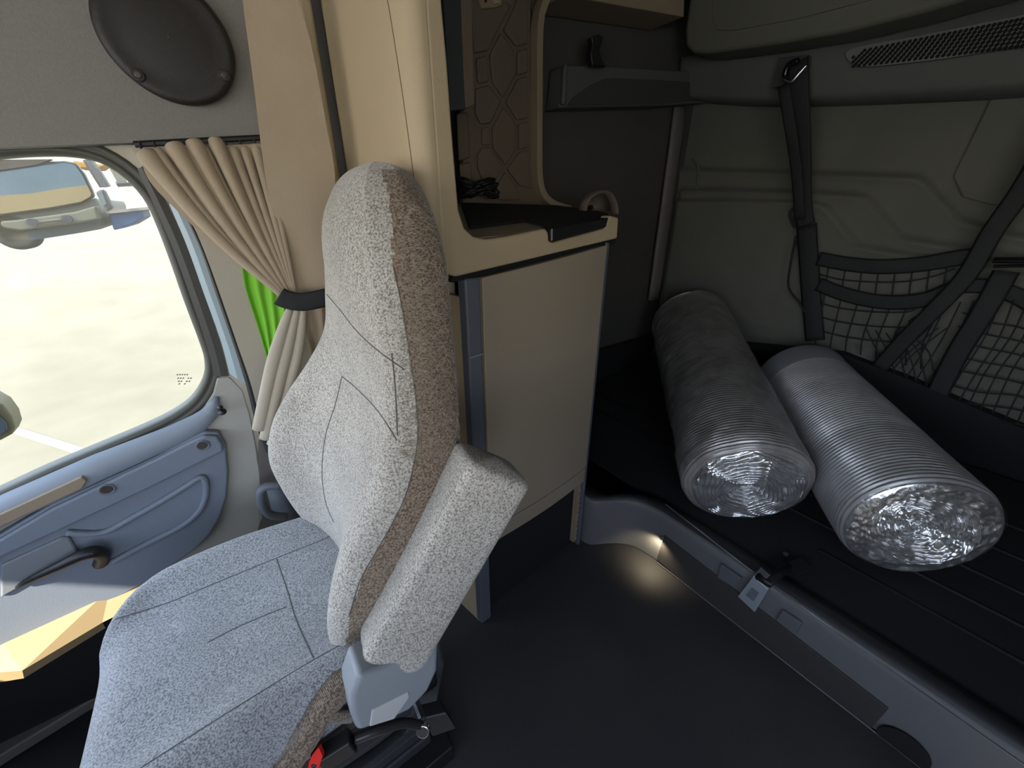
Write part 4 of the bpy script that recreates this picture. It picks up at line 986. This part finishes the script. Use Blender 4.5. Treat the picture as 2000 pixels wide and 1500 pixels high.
MB().prism([T(x, y, .32) for x, y in [(192, 378), (199, 374), (208, 398), (202, 402)]], (0, .03, 0)).build('mirror_glass', mat('mirror_dark', (.05, .06, .07), .2), mr)
# blue block paints the parked truck's ground shade; other things beyond
bb = thing('shade_block', 'blue block painting the shaded ground right of the parked truck, pale gear on top', 'painted shade')
cp = T(230, 440)
MB().prism([T(x, y) for x, y in [(212, 418), (276, 408), (282, 424), (255, 440), (222, 450)]], (0, .9, 0)).build('shade_body', mat('ground_shade_blue', (0.018, 0.041, 0.086), .6), bb, bevel=.02)
MB().prism([T(x, y, .05) for x, y in [(205, 412), (290, 404), (292, 409), (208, 418)]], (0, .9, 0)).build('gear_top', mat('gear_pale', (0.115, 0.111, 0.100), .7), bb)
fb = thing('far_trailer', 'small pale grey trailer far off at the top corner of the window', 'trailer')
FY = 16
def FT(px, py): return P(px, py, 1, FY)
MB().prism([FT(x, y) for x, y in [(213, 328), (240, 335), (256, 346), (252, 356), (230, 358)]], (0, 2, 0)).build('trailer_box', mat('trailer_grey', (0.069, 0.071, 0.058), .7), fb)
MB().tube([FT(250, 360), FT(260, 340)], .06, 6).build('drawbar', mat('white_paint', (0.188, 0.188, 0.180), .6), fb)
MB().tube([FT(228, 360), FT(262, 358)], .07, 6).build('running_gear', BLACK, fb)
og = tag(MB().prism([P(x, y, 1, 19) for x, y in [(140, 313), (205, 322), (195, 330), (150, 328)]], (0, 1, 0)).build('orange_barrier', mat('orange_paint', (0.156, 0.084, 0.015), .7), bevel=.05), 'orange barrier far off behind the parked truck', 'barrier')
# the hood mirror at the left edge of the window
hm = thing('hood_mirror', 'rounded outside mirror at the lower left of the door window', 'mirror')
mo = [(-80, 770), (-20, 778), (5, 792), (22, 815), (28, 836), (22, 850), (0, 862), (-80, 890)]
MB().prism(pix(mo, 1, 1.75), (0, .08, 0)).build('mirror_housing', mat('housing_cream', (0.150, 0.135, 0.090), .5), hm, bevel=.012)
MB().prism(pix([(-80, 800), (-10, 806), (12, 828), (14, 842), (0, 852), (-80, 876)], 1, 1.742), (0, .01, 0)).build('mirror_glass', mat('hood_mirror_glass', (.08, .10, .12), .4, 0.0), hm, bevel=.004)

for nm in ('yard_ground', 'line_pale', 'truck_pale', 'bumper_olive', 'plate_pale', 'lamp_dark', 'bumper_shade_blue', 'bar_dark2', 'frame_dark', 'windshield_blue', 'dash_sand', 'visor_brown', 'tyre', 'mirror_grey', 'mirror_dark', 'ground_shade_blue', 'gear_pale', 'trailer_grey', 'white_paint', 'orange_paint', 'housing_cream', 'hood_mirror_glass'):
    MATS[nm].node_tree.nodes['Principled BSDF'].inputs['Specular IOR Level'].default_value = .08   # lowered so the sky leaves no pale sheen on yard surfaces
